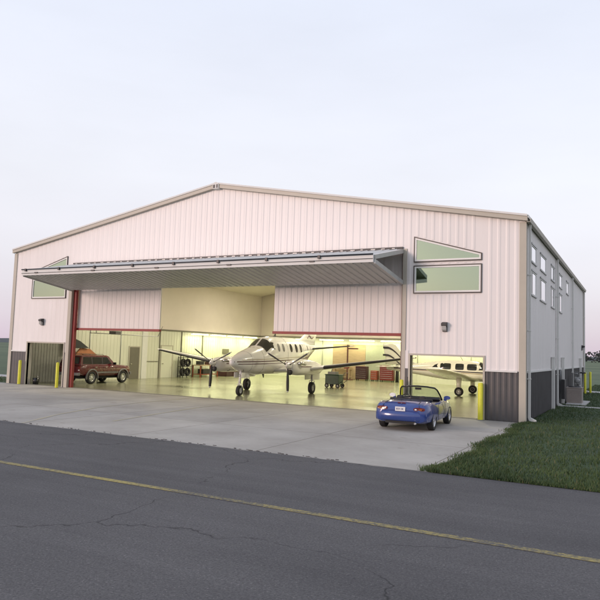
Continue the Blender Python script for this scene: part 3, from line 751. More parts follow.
# ------------------------------------------------------------------ blue convertible (local: +y forward, rear axle at y=0)
def roadster():
    t = empty('convertible_car', 'blue open two-seat convertible car parked on the apron, seen from behind', 'car', (24.10, -4.50, 0), R(3.5))
    # stations y, half width, sill z, belt(top edge) z, deck centre z, cockpit flag
    st = [(-.86, .60, .34, .60, .62, 0), (-.82, .72, .27, .66, .68, 0), (-.72, .785, .24, .76, .79, 0), (-.5, .82, .22, .80, .84, 0), (-.2, .835, .21, .815, .865, 0), (.12, .84, .20, .815, .87, 0), (.30, .84, .20, .80, .85, 0),
          (.34, .84, .20, .80, .48, 1), (.6, .84, .19, .785, .36, 1), (1.0, .835, .19, .775, .34, 1), (1.35, .83, .19, .78, .40, 1), (1.42, .83, .19, .785, .86, 0), (1.62, .83, .19, .78, .855, 0),
          (1.9, .83, .20, .765, .81, 0), (2.3, .835, .21, .745, .775, 0), (2.65, .80, .22, .69, .72, 0), (2.9, .72, .25, .60, .63, 0), (3.03, .60, .30, .50, .52, 0)]
    b = MB('blue', 'seat', 'black')
    rings = []
    for y, w, zs, zb, zc, cp in st:
        h = zb - zs; R_ = []
        half = [(w * .80, zs), (w * .955, zs + h * .10), (w * .985, zs + h * .30), (w, zs + h * .52), (w * .985, zs + h * .72), (w * .955, zs + h * .88), (w * .90, zb), (w * .84, zb + .012)]
        half += [(w * .80, zb - .0 if not cp else zb - .05), (w * .76, zc if cp else zb + (zc - zb) * .55), (w * .4, zc if cp else zb + (zc - zb) * .92)]
        R_ = [(-x, y, z) for x, z in half[::-1]] ; R_ = [(x, y, z) for x, z in half] + [(0, y, zc)] + [(-x, y, z) for x, z in half[::-1]]
        rings.append(R_)
    b.loft(rings)
    body = b.build('body', t)
    for p in body.data.polygons:
        c = p.center
        if .33 < c.y < 1.41 and abs(c.x) < .67 and c.z < .79: p.material_index = 1
    c = MB('blue', 'seat', 'black'); c.use('black')
    for yy in (0, 2.265):
        for s in (-1, 1): c.lathe([(.335, -.28), (.335, .3)], (s * .74, yy, .30), (s, 0, 0), 32, caps=True)
    boolean(body, c)
    bb = body.modifiers.new('bevel', 'BEVEL'); bb.width = .012; bb.segments = 2; bb.limit_method = 'ANGLE'; bb.angle_limit = R(35)
    # bumper lip & panel lines
    b = MB('blue')
    rg = []
    for k in range(15):
        a = -1 + 2 * k / 14; x = .77 * a; y = -.90 + .17 * abs(a) ** 3
        rg.append([(x, y, .30), (x, y - .035, .36), (x, y - .04, .50), (x, y, .565), (x, y + .12, .565), (x, y + .12, .30)])
    b.loft(rg); b.build('rear_bumper', t)
    b = MB('black'); b.box(-.45, .45, -.86, -.70, .22, .30); b.build('lower_valance', t)
    b = MB('dark')
    b.tube([(-.55, -.815, .715), (-.50, -.62, .822), (-.48, -.25, .868), (.48, -.25, .868), (.50, -.62, .822), (.55, -.815, .715)], .008, 5); b.build('boot_lid_gap', t)
    for s in (-1, 1):
        for q in ([(s * .845, .42, .76), (s * .852, .44, .5), (s * .84, .5, .28)], [(s * .84, 1.42, .76), (s * .846, 1.45, .5), (s * .835, 1.45, .28)]):
            b = MB('dark'); b.tube(q, .007, 5); b.build('door_gap', t)
    b = MB('taillight'); b.box(-.12, .12, -.72, -.69, .80, .825); b.build('brake_light', t)
    for s in (-1, 1):
        b = MB('taillight')
        pts = []
        for k in range(18):
            a = 2 * PI * k / 18; pts.append((s * .555 + .165 * math.copysign(abs(math.cos(a)) ** .6, math.cos(a)), 0, .655 + .052 * math.copysign(abs(math.sin(a)) ** .8, math.sin(a))))
        b.prism([(p[0], -.865 + .10 * max(0, abs(p[0]) - .5) ** 1.0 * 2.0, p[2]) for p in pts], (0, .08, 0))
        tl = b.build('tail_lamp', t)
        b = MB('amber'); b.box(s * .555 - .05 + s * .06, s * .555 + .03 + s * .06, -.872, -.86, .635, .675); b.build('indicator', tl)
        b = MB('plate'); b.box(s * .46 - .028, s * .46 + .028, -.872, -.86, .632, .67); b.build('reverse_lamp', tl)
        # rear view mirror
        b = MB('white' if s < 0 else 'blue'); b.loft([[(s * .90 + q * math.cos(a) * .11, yy, .90 + q * .065 * math.sin(a)) for a in [k * PI / 5 for k in range(10)]] for q, yy in ((.95, 1.40), (1, 1.44), (.85, 1.50), (.4, 1.55))])
        b.use('blue'); b.box(s * .84 - .05, s * .84 + .05, 1.42, 1.48, .80, .87); b.build('side_mirror', t)
        # seats
        b = MB('seat'); b.loft([[(s * .36 + x, .62 - .18 * z / .7 + y, .30 + z) for x, y in ((-.20, 0), (-.18, .12), (.18, .12), (.20, 0), (.16, -.06), (-.16, -.06))] for z in (0, .3, .5)])
        b.loft([[(s * .36 + q * x, .40 + y, z) for x, y in ((-.11, 0), (-.1, .08), (.1, .08), (.11, 0), (.09, -.05), (-.09, -.05))] for q, z in ((.7, .80), (1, .84), (1, .93), (.7, .97))])
        b.box(s * .36 - .2, s * .36 + .2, .6, 1.1, .34, .46); b.build('seat', t, bevel=.02)
    # licence plate
    b = MB('plate'); b.box(-.15, .15, -.955, -.945, .575, .70)
    pl_ = b.build('licence_plate', t); pl_.location = (0, .07, .01)
    b = MB('plate_ink')
    for i, x in enumerate((-.10, -.065, -.03, .025, .06, .095)):
        b.box(x - .011, x + .011, -.959, -.956, .61, .62 if i % 2 else .665); b.box(x - .011, x - .004, -.959, -.956, .62, .665); b.box(x - .011, x + .011, -.959, -.956, .655, .665)
    b.build('plate_characters', pl_)
    # dark convertible top folded
    b = MB('seat'); rg = []
    for k in range(13):
        a = -1 + 2 * k / 12; x = .66 * a; rg.append([(x, .16 + .16 * abs(a) ** 3, .83), (x, .14 + .16 * abs(a) ** 3, .868), (x, .22 + .16 * abs(a) ** 3, .895), (x, .36 + .1 * abs(a) ** 3, .88), (x, .40 + .1 * abs(a) ** 3, .78)])
    b.loft(rg); b.build('folded_soft_top', t)
    # windscreen frame and glass
    b = MB('blackgloss')
    P = [(-.69, 1.66, .80), (-.66, 1.52, .95), (-.60, 1.33, 1.13), (-.54, 1.24, 1.195), (-.3, 1.21, 1.225), (0, 1.20, 1.235), (.3, 1.21, 1.225), (.54, 1.24, 1.195), (.60, 1.33, 1.13), (.66, 1.52, .95), (.69, 1.66, .80)]
    b.tube(P, .026, 8); b.box(-.10, .10, 1.24, 1.28, 1.12, 1.19)
    ws = b.build('windscreen_frame', t)
    b = MB('glass_clear')
    bot = [(-.66, 1.66, .83), (-.4, 1.74, .83), (0, 1.77, .83), (.4, 1.74, .83), (.66, 1.66, .83)]; tp = [(-.55, 1.26, 1.19), (-.3, 1.22, 1.215), (0, 1.21, 1.22), (.3, 1.22, 1.215), (.55, 1.26, 1.19)]
    b.loft([bot, tp], caps=False, closed=False); b.build('windscreen', ws)
    b = MB('blackgloss'); b.loft([[(x, y, z) for y, z in ((1.36, .78), (1.34, .86), (1.45, .90), (1.62, .88), (1.66, .84))] for x in (-.68, -.2, .2, .68)])
    b.tube([(-.36 + .17 * math.cos(a), 1.14 + .04 * math.sin(a), .80 + .17 * math.sin(a)) for a in [k * PI / 8 for k in range(17)]], .015, 6); b.build('dashboard', t)
    b = MB('chrome'); b.tube([(.46, -.93, .25), (.46, -.75, .25)], .03, 10); b.build('exhaust_pipe', t)
    b = MB('chrome'); b.box(-.02, .02, -.74, -.73, .80, .81); b.build('boot_lock', t)
    for yy in (0, 2.265):
        for s in (-1, 1): wheel('wheel', t, (s * .74, yy, .29), .29, .19, (s, 0, 0), .19, 7)
    return t
roadster()

# ------------------------------------------------------------------ maroon off-road wagon (local +y forward, rear axle y=0)
def wagon():
    t = empty('off_road_car', 'maroon boxy four-door off-road wagon parked just inside the left of the hangar', 'car', (2.12, 3.15, 0), R(2))
    w = .86
    b = MB('maroon', 'black')
    st = [(-.93, .52, .86, .93), (-.86, .50, .87, 1.02), (-.3, .46, .88, 1.06), (1.0, .44, .88, 1.06), (1.95, .44, .88, 1.05), (2.1, .44, .87, 1.05), (2.7, .46, .85, 1.02), (3.15, .50, .82, .99), (3.22, .55, .80, .90)]
    rings = []
    for y, zs, ww, zt in st:
        h = zt - zs
        half = [(ww * .9, zs), (ww * .985, zs + h * .15), (ww, zs + h * .5), (ww * .985, zs + h * .85), (ww * .95, zt), (ww * .7, zt + (.035 if y > 2 else .0)), ]
        rings.append([(x, y, z) for x, z in half] + [(-x, y, z) for x, z in half[::-1]])
    b.loft(rings)
    body = b.build('body', t)
    c = MB('maroon', 'black'); c.use('black')
    for yy in (0, 2.576):
        for s in (-1, 1): c.lathe([(.41, -.3), (.41, .3)], (s * .78, yy, .37), (s, 0, 0), 32, caps=True)
    boolean(body, c); bb = body.modifiers.new('bevel', 'BEVEL'); bb.width = .02; bb.segments = 2; bb.limit_method = 'ANGLE'; bb.angle_limit = R(35)
    # greenhouse
    b = MB('maroon')
    gh = [(-.84, 1.04, -.72, 1.60), (2.02, 1.04, 1.42, 1.60)]
    lowr = [(-.80, -.86), (.80, -.86), (.80, 2.02), (-.80, 2.02)]; top_ = [(-.66, -.68), (.66, -.68), (.66, 1.40), (-.66, 1.40)]
    b.loft([[(x, y, 1.03) for x, y in lowr], [(x * .98 + 0, y, 1.10) for x, y in [(-.80, -.84), (.80, -.84), (.80, 1.95), (-.80, 1.95)]], [(x, y, 1.56) for x, y in [(-.69, -.70), (.69, -.70), (.69, 1.46), (-.69, 1.46)]], [(x, y, 1.61) for x, y in [(-.62, -.62), (.62, -.62), (.62, 1.34), (-.62, 1.34)]]], sm=False)
    ghm = b.build('cabin', t, bevel=.02)
    def sx(z): return .80 - (z - 1.03) / .53 * .11
    for s in (-1, 1):
        for (ya, yb, yta, ytb) in ((-.66, .02, -.58, .02), (.12, .84, .12, .84), (.93, 1.66, .93, 1.30)):
            b = MB('glass_dark'); z0, z1 = 1.12, 1.51
            b.prism([(s * (sx(z0) + .004), ya, z0), (s * (sx(z0) + .004), yb, z0), (s * (sx(z1) + .004), ytb, z1), (s * (sx(z1) + .004), yta, z1)], (-s * .01, 0, 0)); wn = b.build('side_window', ghm)
        b = MB('blackgloss')
        for y in (.07, .885): b.prism([(s * (sx(1.1) + .001), y - .03, 1.1), (s * (sx(1.1) + .001), y + .03, 1.1), (s * (sx(1.53) + .001), y + .03, 1.53), (s * (sx(1.53) + .001), y - .03, 1.53)], (s * .006, 0, 0))
        b.build('door_pillar', ghm)
        b = MB('dark')
        for y in (.07, .885, 1.93): b.tube([(s * (.873), y, 1.02), (s * .882, y, .75), (s * .872, y, .52)], .006, 4)
        b.tube([(s * .884, .07, .70), (s * .884, 1.93, .70)], .004, 4); b.build('panel_gap', t)
        b = MB('chrome')
        for y in (.22, 1.05): b.box(s * .885 - .012, s * .885 + .012, y, y + .14, .93, .955)
        b.build('door_handle', t)
        b = MB('greytrim'); b.box(s * .885 - .012, s * .885 + .012, .42, 2.12, .60, .68)
        for yy in (0, 2.576):
            arc = [(s * .90, yy + .44 * math.cos(a), .37 + .44 * math.sin(a)) for a in [PI * k / 12 for k in range(-1, 14)]]
            rg = []
            for k_, p in enumerate(arc):
                a = PI * (k_ - 1) / 12; d = Vector((0, math.cos(a), math.sin(a))); q = Vector(p)
                rg.append([q + d * -.035 + Vector((s * .02, 0, 0)), q + d * .035 + Vector((s * .015, 0, 0)), q + d * .05 - Vector((s * .05, 0, 0)), q - d * .03 - Vector((s * .05, 0, 0))])
            b.loft(rg)
        b.build('fender_flare', t)
        b = MB('blackgloss'); b.box(s * 1.0 - .09, s * 1.0 + .09, 1.62, 1.70, 1.08, 1.22); b.box(min(s * .86, s * .93), max(s * .86, s * .93), 1.63, 1.68, 1.08, 1.14); b.build('side_mirror', t, bevel=.01)
        b = MB('taillight'); b.box(s * .80 - .06, s * .80 + .06, -.955, -.90, .72, 1.0); tl = b.build('tail_lamp', t)
        b = MB('plate'); b.box(s * .80 - .055, s * .80 + .055, -.962, -.956, .76, .81); b.build('reverse_lamp', tl)
        b = MB('lampglass'); b.box(s * .62 - .12, s * .62 + .12, 3.19, 3.235, .74, .90); b.build('headlight', t)
    b = MB('glass_dark'); b.prism([(-.66, -.85, 1.14), (.66, -.85, 1.14), (.60, -.725, 1.50), (-.60, -.725, 1.50)], (0, -.012, .0)); b.build('rear_window', ghm)
    b = MB('glass_dark'); b.prism([(-.70, 1.935, 1.12), (.70, 1.935, 1.12), (.63, 1.50, 1.54), (-.63, 1.50, 1.54)], (0, .02, .01)); b.build('windscreen', ghm)
    b = MB('greytrim'); b.box(-.86, .86, -1.03, -.90, .48, .64); b.build('rear_bumper', t, bevel=.02)
    b = MB('greytrim'); b.box(-.86, .86, 3.17, 3.32, .48, .64); b.build('front_bumper', t, bevel=.02)
    b = MB('dark'); b.box(-.48, .48, 3.19, 3.232, .72, .92)
    b.use('chrome')
    for i in range(10): b.box(-.42 + i * .09, -.40 + i * .09, 3.232, 3.24, .74, .9)
    b.build('grille', t)
    b = MB('dark')
    for s in (-1, 1): b.tube([(s * .52, -.45, 1.615), (s * .52, -.40, 1.66), (s * .52, 1.15, 1.66), (s * .52, 1.2, 1.615)], .015, 6)
    for y in (-.2, .4, 1.0): b.tube([(-.52, y, 1.66), (.52, y, 1.66)], .012, 6)
    b.build('roof_rack', t)
    b = MB('plate'); b.box(-.15, .15, -.945, -.93, .78, .9); b.build('licence_plate', t)
    b = MB('black'); b.box(-.6, .6, -.7, 3.0, .30, .46); b.build('underbody', t)
    for yy in (0, 2.576):
        for s in (-1, 1): wheel('wheel', t, (s * .78, yy, .36), .36, .23, (s, 0, 0), .21, 8)
wagon()

# ------------------------------------------------------------------ aircraft helpers (local: nose at -y end => y=0, tail +y)
class Fus:
    def __init__(s, st, n=2.3): s.st = st; s.n = n
    def at(s, y):
        st = s.st
        if y <= st[0][0]: return st[0][1:]
        for a, b in zip(st, st[1:]):
            if y <= b[0]:
                t = (y - a[0]) / (b[0] - a[0]); t2 = t
                return tuple(a[i] + (b[i] - a[i]) * t2 for i in (1, 2, 3))
        return st[-1][1:]
    def ring(s, y, N=28):
        zt, zb, a = s.at(y); zc = zb + (zt - zb) * .48; out = []
        for k in range(N):
            th = 2 * PI * k / N; c, sn = math.cos(th), math.sin(th); e = 2 / s.n
            x = a * math.copysign(abs(c) ** e, c); bb = (zt - zc) if sn > 0 else (zc - zb)
            out.append((x, y, zc + bb * math.copysign(abs(sn) ** e, sn)))
        return out
    def side(s, y, z):
        zt, zb, a = s.at(y); zc = zb + (zt - zb) * .48; bb = (zt - zc) if z > zc else (zc - zb)
        q = min(1, abs(z - zc) / bb); return a * (1 - q ** s.n) ** (1 / s.n)
    def body(s, m, name, parent, step=.18):
        y0, y1 = s.st[0][0], s.st[-1][0]; ys = sorted({q[0] for q in s.st} | {y0 + step * i for i in range(int((y1 - y0) / step))})
        ys = [y for i, y in enumerate(ys) if i == 0 or y - ys[i - 1] > .02]
        b = MB(m); b.loft([s.ring(y) for y in ys]); return b.build(name, parent)
    def patch(s, outline, side, off=.006, m='glass_dark', name='window', parent=None, seg=6):
        """outline [(y,z)...] convex fan -> patch hugging the skin"""
        b = MB(m); cy = sum(p[0] for p in outline) / len(outline); cz = sum(p[1] for p in outline) / len(outline)
        rings = []
        for q in (1.0, .66, .33, .02):
            rings.append([(side * (s.side(cy + (y - cy) * q, cz + (z - cz) * q) + off), cy + (y - cy) * q, cz + (z - cz) * q) for y, z in outline])
        b.loft(rings, caps=False); return b.build(name, parent)
    def band(s, ys, zfn, wfn, side, m, name, parent, off=.005):
        b = MB(m)
        rows = []
        for y in ys:
            z, w = zfn(y), wfn(y); rows.append([(side * (s.side(y, z + w * q) + off), y, z + w * q) for q in (-.5, 0, .5)])
        b.loft(rows, caps=False, closed=False); return b.build(name, parent)
def rr_outline(yc, zc, w, h, e=.6, n=16, skew=0.):
    return [(yc + w / 2 * math.copysign(abs(math.cos(a)) ** e, math.cos(a)) + skew * math.sin(a), zc + h / 2 * math.copysign(abs(math.sin(a)) ** e, math.sin(a))) for a in [2 * PI * k / n for k in range(n)]]
def foil(chord, th, le, x, z, n=10, vert=False):
    """airfoil ring in y-z at span x ; le = y of leading edge"""
    up, dn = [], []
    for k in range(n + 1):
        t = k / n; t = t * t * (3 - 2 * t) if k < n else 1; yy = t
        th_ = 5 * th * (.2969 * math.sqrt(max(yy, 0)) - .126 * yy - .3516 * yy ** 2 + .2843 * yy ** 3 - .1036 * yy ** 4)
        up.append((yy, th_)); dn.append((yy, -th_ * .75))
    pts = up + dn[::-1][1:-1]
    if vert: return [(x + p[1] * chord, le + p[0] * chord, z) for p in pts]
    return [(x, le + p[0] * chord, z + p[1] * chord) for p in pts]
def wing(b, spec):
    b.loft([foil(c, th, le, x, z) for (x, z, le, c, th) in spec])
def interp(spec, x):
    for a, c in zip(spec, spec[1:]):
        lo_, hi_ = sorted((a[0], c[0]))
        if lo_ - 1e-6 <= x <= hi_ + 1e-6:
            t = (x - a[0]) / (c[0] - a[0]); return tuple(a[i] + (c[i] - a[i]) * t for i in range(5))
def boot(spec, xa, xb, frac, name, parent, n=6):
    b = MB('boot'); rings = []
    for k in range(n + 1):
        x = xa + (xb - xa) * k / n; X, z, le, c, th = interp(spec, x); up, dn = [], []
        for q in range(5):
            t = frac * q / 4; yy = t; h = 5 * th * (.2969 * math.sqrt(yy) - .126 * yy - .3516 * yy ** 2 + .2843 * yy ** 3)
            up.append((X, le + yy * c - .006, z + h * c + .006)); dn.append((X, le + yy * c - .006, z - h * .75 * c - .006))
        rings.append(dn[::-1] + up[1:])
    b.loft(rings, caps=False, closed=False); return b.build(name, parent)
def strut_wheel(parent, x, y, r, top, w, side, fork=True):
    g = MB('white'); g.tube([(x, y + .05, top), (x, y, r * 2 + .12)], .055, 10); g.tube([(x, y, r * 2 + .14), (x, y, r * 1.2)], .035, 8)
    if fork:
        for s in (-1, 1): g.tube([(x + s * .02, y, r * 2 + .1), (x + s * (w / 2 + .04), y, r * 2 + .05), (x + s * (w / 2 + .04), y, r)], .022, 6)
    g.tube([(x, y - .08, r * 2 + .45), (x, y - .16, r * 2 + .22), (x, y - .05, r * 1.9)], .015, 6)
    gear = g.build('landing_gear_leg', parent)
    wh = wheel('wheel', parent, (x, y, r), r, w, (side, 0, 0), r * .52, 6, rim='white')
    return gear

# ------------------------------------------------------------------ twin turboprop
def twin():
    t = empty('twin_engine_aircraft', 'white twin-propeller business aircraft with dark red stripes, nose towards the open door', 'aircraft', (13.45, 1.2, 0), R(4.5))
    F = Fus([(.40, 1.70, 1.56, .03), (.44, 1.73, 1.50, .09), (.56, 1.79, 1.43, .18), (.8, 1.88, 1.34, .29), (1.15, 2.00, 1.22, .42), (1.7, 2.16, 1.08, .57), (2.3, 2.31, 1.0, .66), (2.75, 2.40, .98, .715), (2.95, 2.48, .98, .72), (3.4, 2.76, .98, .73), (3.7, 2.89, .98, .735), (4.1, 2.94, .98, .735), (5, 2.95, .98, .735),
             (7.0, 2.95, 1.04, .735), (7.7, 2.90, 1.18, .68), (8.6, 2.80, 1.50, .54), (9.5, 2.68, 1.88, .36), (10.4, 2.58, 2.18, .17), (10.8, 2.52, 2.32, .04)])
    fu = F.body('plane_white', 'fuselage', t)
    # windshield following the nose-cabin slope
    def wsh(y0f, y1f, a0, a1, name):
        b = MB('glass_dark'); rows = []
        for i in range(7):
            rows.append([])
            for j in range(9):
                th = a0 + (a1 - a0) * j / 8; u = i / 6; y = y0f(th) + (y1f(th) - y0f(th)) * u
                zt, zb, a = F.at(y); zc = zb + (zt - zb) * .48; e = 2 / F.n; c, s_ = math.cos(th), math.sin(th)
                p = Vector((a * math.copysign(abs(c) ** e, c), y, zc + (zt - zc) * abs(s_) ** e))
                rows[-1].append(p + Vector((c * .006, -.006, .008)))
        b.loft(rows, caps=False, closed=False); return b.build(name, fu)
    wsh(lambda a: 2.88, lambda a: 3.50, R(32), R(87), 'windscreen_pane'); wsh(lambda a: 2.88, lambda a: 3.50, R(93), R(148), 'windscreen_pane')
    for s in (1, -1):
        F.patch([(3.12, 2.28), (3.75, 2.28), (3.75, 2.62), (3.58, 2.66), (3.12, 2.42)], s, name='cockpit_side_window', parent=fu)
        for yc in (5.75, 6.45, 7.1): F.patch(rr_outline(yc, 2.38, .32, .46, .9), s, name='cabin_window', parent=fu, m='glass_dark')
        [F.patch(rr_outline(q, 2.38, .26, .42, .8), s, name='cabin_window', parent=fu, m='greytrim') for q in (4.2, 4.78)]
        F.patch(rr_outline(8.4, 2.42, .14, .30, .9), s, name='cabin_window', parent=fu)
        ys = [.50 + i * .2 for i in range(48)]
        F.band(ys, lambda y: 1.62 + .02 * y + (.02 * max(0, y - 6) ** 1.9), lambda y: .05, s, 'stripe', 'stripe', fu)
        F.band(ys[1:], lambda y: 1.52 + .012 * y + (.035 * max(0, y - 6) ** 1.7), lambda y: .035, s, 'stripe', 'stripe', fu)
        F.band(ys[2:], lambda y: 1.70 + .028 * y + (.012 * max(0, y - 6) ** 1.9), lambda y: .022, s, 'stripe_gold', 'stripe', fu)
    for y in (1.6, 2.55, 5.3, 7.5, 9.2):
        b = MB('greytrim'); q = F.ring(y, 40); q.append(q[0]); cz = (F.at(y)[0] + F.at(y)[1]) / 2
        b.tube([(x * 1.002, yy, cz + (z - cz) * 1.002) for x, yy, z in q], .0045, 4, False); b.build('panel_seam', fu)
    b = MB('greytrim'); b.tube([(F.side(y, z) + .003, y, z) for y, z in ((7.4, 1.35), (7.4, 2.0), (7.4, 2.6), (7.95, 2.6), (7.95, 2.0), (7.95, 1.45), (7.4, 1.35))], .007, 4); b.build('cabin_door', fu)
    # wings
    S = {}
    for s in (-1, 1):
        sp = [(s * .3, 1.16, 4.05, 2.25, .15), (s * 2.2, 1.30, 4.1, 2.15, .15), (s * 3.0, 1.42, 4.25, 1.9, .14), (s * 7.3, 2.04, 4.85, 1.10, .12), (s * 7.5, 2.07, 4.95, .92, .10), (s * 7.62, 2.09, 5.15, .55, .06)]
        b = MB('plane_white'); wing(b, sp); wg = b.build('wing', t); boot(sp, s * 3.15, s * 7.3, .10, 'deice_boot', wg)
        b = MB('dark'); X = s * 5
        for xa in (2.9, 4.9): b.tube([(s * xa, interp(sp, s * xa)[2] + interp(sp, s * xa)[3] * .72, interp(sp, s * xa)[1] + .075), (s * (xa + 1.95), interp(sp, s * (xa + 1.95))[2] + interp(sp, s * (xa + 1.95))[3] * .74, interp(sp, s * (xa + 1.95))[1] + .055)], .006, 4)
        b.build('aileron_gap', wg)
        b = MB('taillight' if s > 0 else 'green'); b.lathe([(.001, -.08), (.03, -.04), (.035, .02), (.001, .06)], (s * 7.62, 5.3, 2.09), (0, 1, 0), 10); b.build('navigation_light', wg)
        # nacelle
        N = Fus([(2.40, 1.66, 1.34, .16), (2.58, 1.74, 1.17, .27), (2.85, 1.79, 1.06, .33), (3.4, 1.83, 1.02, .36), (4.3, 1.84, 1.02, .37), (5.2, 1.76, 1.02, .36), (6.0, 1.62, 1.05, .28), (6.6, 1.48, 1.22, .14), (6.9, 1.40, 1.3, .03)], 2.4)
        b = MB('plane_white'); yy = [2.40, 2.47, 2.58, 2.7, 2.85, 3.1, 3.4, 3.6, 3.9, 4.3, 4.7, 5.2, 5.6, 6.0, 6.3, 6.6, 6.9]
        b.loft([[(x + s * 2.12, y, z) for x, y, z in N.ring(y)] for y in yy]); nc = b.build('engine_nacelle', t)
        for sd in (-1, 1):
            b = MB('stripe'); b.loft([[(s * 2.12 + sd * (N.side(y, z) + .006), y, z) for z in (1.50 - .01 * y + q for q in (-.025, .025))] for y in [3.1 + .2 * i for i in range(15)]], caps=False, closed=False); b.build('stripe', nc)
            b = MB('chrome'); X = s * 2.12 + sd * .28; b.tube([(X, 2.82, 1.62), (X + sd * .12, 2.88, 1.64), (X + sd * .20, 3.04, 1.62), (X + sd * .21, 3.2, 1.60)], [.07, .085, .085, .08], 12); b.build('exhaust_stack', nc)
        b = MB('boot'); b.lathe([(.001, 0), (.13, 0), (.15, .03), (.13, .08), (.001, .08)], (s * 2.12, 2.50, 1.20), (0, -1, 0), 18); b.bm.transform(Matrix.Identity(4)); b.build('air_intake', nc)
        # propeller
        pr = MB('plane_white'); hub = Vector((s * 2.12, 2.22, 1.50))
        pr.lathe([(.001, -.22), (.07, -.16), (.12, -.05), (.15, .08), (.16, .16), (.001, .17)], hub, (0, 1, 0), 20); p = pr.build('spinner', t)
        for k in range(3):
            a = -PI / 2 + k * 2 * PI / 3 + (.03 if s > 0 else -.05); d = Vector((math.cos(a), 0, math.sin(a))); u = Vector((-math.sin(a), 0, math.cos(a)))
            b = MB('dark'); rg = []
            for r, w, tw in ((.12, .045, 70), (.25, .055, 64), (.45, .07, 56), (.75, .078, 48), (1.0, .072, 42), (1.18, .06, 38), (1.26, .03, 36)):
                ctr = hub + d * r; cd = (u * math.cos(R(tw)) + Vector((0, 1, 0)) * math.sin(R(tw))); nn = cd.cross(d)
                th = .035 if r < .2 else .016
                rg.append([ctr + cd * w + nn * 0, ctr + nn * th, ctr - cd * w, ctr - nn * th])
            b.loft(rg); bl = b.build('propeller_blade', p)
            b = MB('white'); c0 = hub + d * 1.20; cd = (u * math.cos(R(38)) + Vector((0, 1, 0)) * math.sin(R(38)))
            b.box(0, .001, 0, .001, 0, .001) if False else b.prism([c0 - cd * .055 - Vector((0, .022, 0)), c0 + cd * .055 - Vector((0, .022, 0)), c0 + cd * .045 + d * .04 - Vector((0, .022, 0)), c0 - cd * .045 + d * .04 - Vector((0, .022, 0))], (0, .004, 0)); b.build('tip_stripe', bl)
        strut_wheel(t, s * 1.95, 5.75, .31, 1.3, .20, s)
        b = MB('plane_white')
        for q in (-.22, .22): b.box(s * 1.95 + q - .008, s * 1.95 + q + .008, 5.3, 6.3, .74, 1.1)
        b.build('gear_door', t)
    # nose gear
    strut_wheel(t, 0, 1.36, .25, 1.2, .16, 1)
    b = MB('plane_white')
    for q in (-.2, .2): b.box(q - .008, q + .008, 1.15, 1.95, .86, 1.12)
    b.build('gear_door', t)
    b = MB('chrome'); b.lathe([(.001, -.02), (.05, -.01), (.06, .03)], (0, 1.3, .98), (0, 1, 0), 12); b.build('taxi_light', t)
    # tail
    b = MB('plane_white'); b.loft([foil(3.2, .035, 7.6, 0, 2.62, vert=True), foil(2.4, .05, 8.5, 0, 2.95, vert=True), foil(1.85, .08, 9.2, 0, 3.25, vert=True), foil(1.05, .09, 10.2, 0, 4.28, vert=True), foil(.75, .05, 10.4, 0, 4.36, vert=True)])
    fn = b.build('tail_fin', t)
    for s in (-1, 1):
        b = MB('stripe')
        for zc, a0 in ((3.0, 9.45), (3.3, 9.6), (3.6, 9.85)):
            pts = [Vector((s * .085, a0 + .9 * k / 10, zc + .12 * math.sin(k * .6) + .15 * k / 10)) for k in range(11)]
            b.tube(pts, .025, 5)
        b.build('scroll_stripe', fn)
        sp = [(s * .1, 2.36, 9.5, 1.35, .11), (s * 2.5, 2.62, 10.2, .78, .09), (s * 2.65, 2.64, 10.35, .5, .05)]
        b = MB('plane_white'); wing(b, sp); st_ = b.build('tailplane', t); boot(sp, s * .35, s * 2.5, .12, 'deice_boot', st_)
    b = MB('dark'); b.prism([(-.006, 4.9, 2.94), (-.006, 5.2, 2.94), (-.006, 5.18, 3.12), (-.006, 5.08, 3.12)], (.012, 0, 0)); b.prism([(-.006, 3.7, 1.0), (-.006, 3.95, 1.0), (-.006, 3.93, .80), (-.006, 3.85, .80)], (.012, 0, 0)); b.build('antenna', t)
    b = MB('dark'); b.tube([(.36, 1.0, 1.27), (.40, .98, 1.2), (.40, .8, 1.2)], .012, 6); b.tube([(-.36, 1.0, 1.27), (-.40, .98, 1.2), (-.40, .8, 1.2)], .012, 6); b.build('pitot_tube', t)
twin()

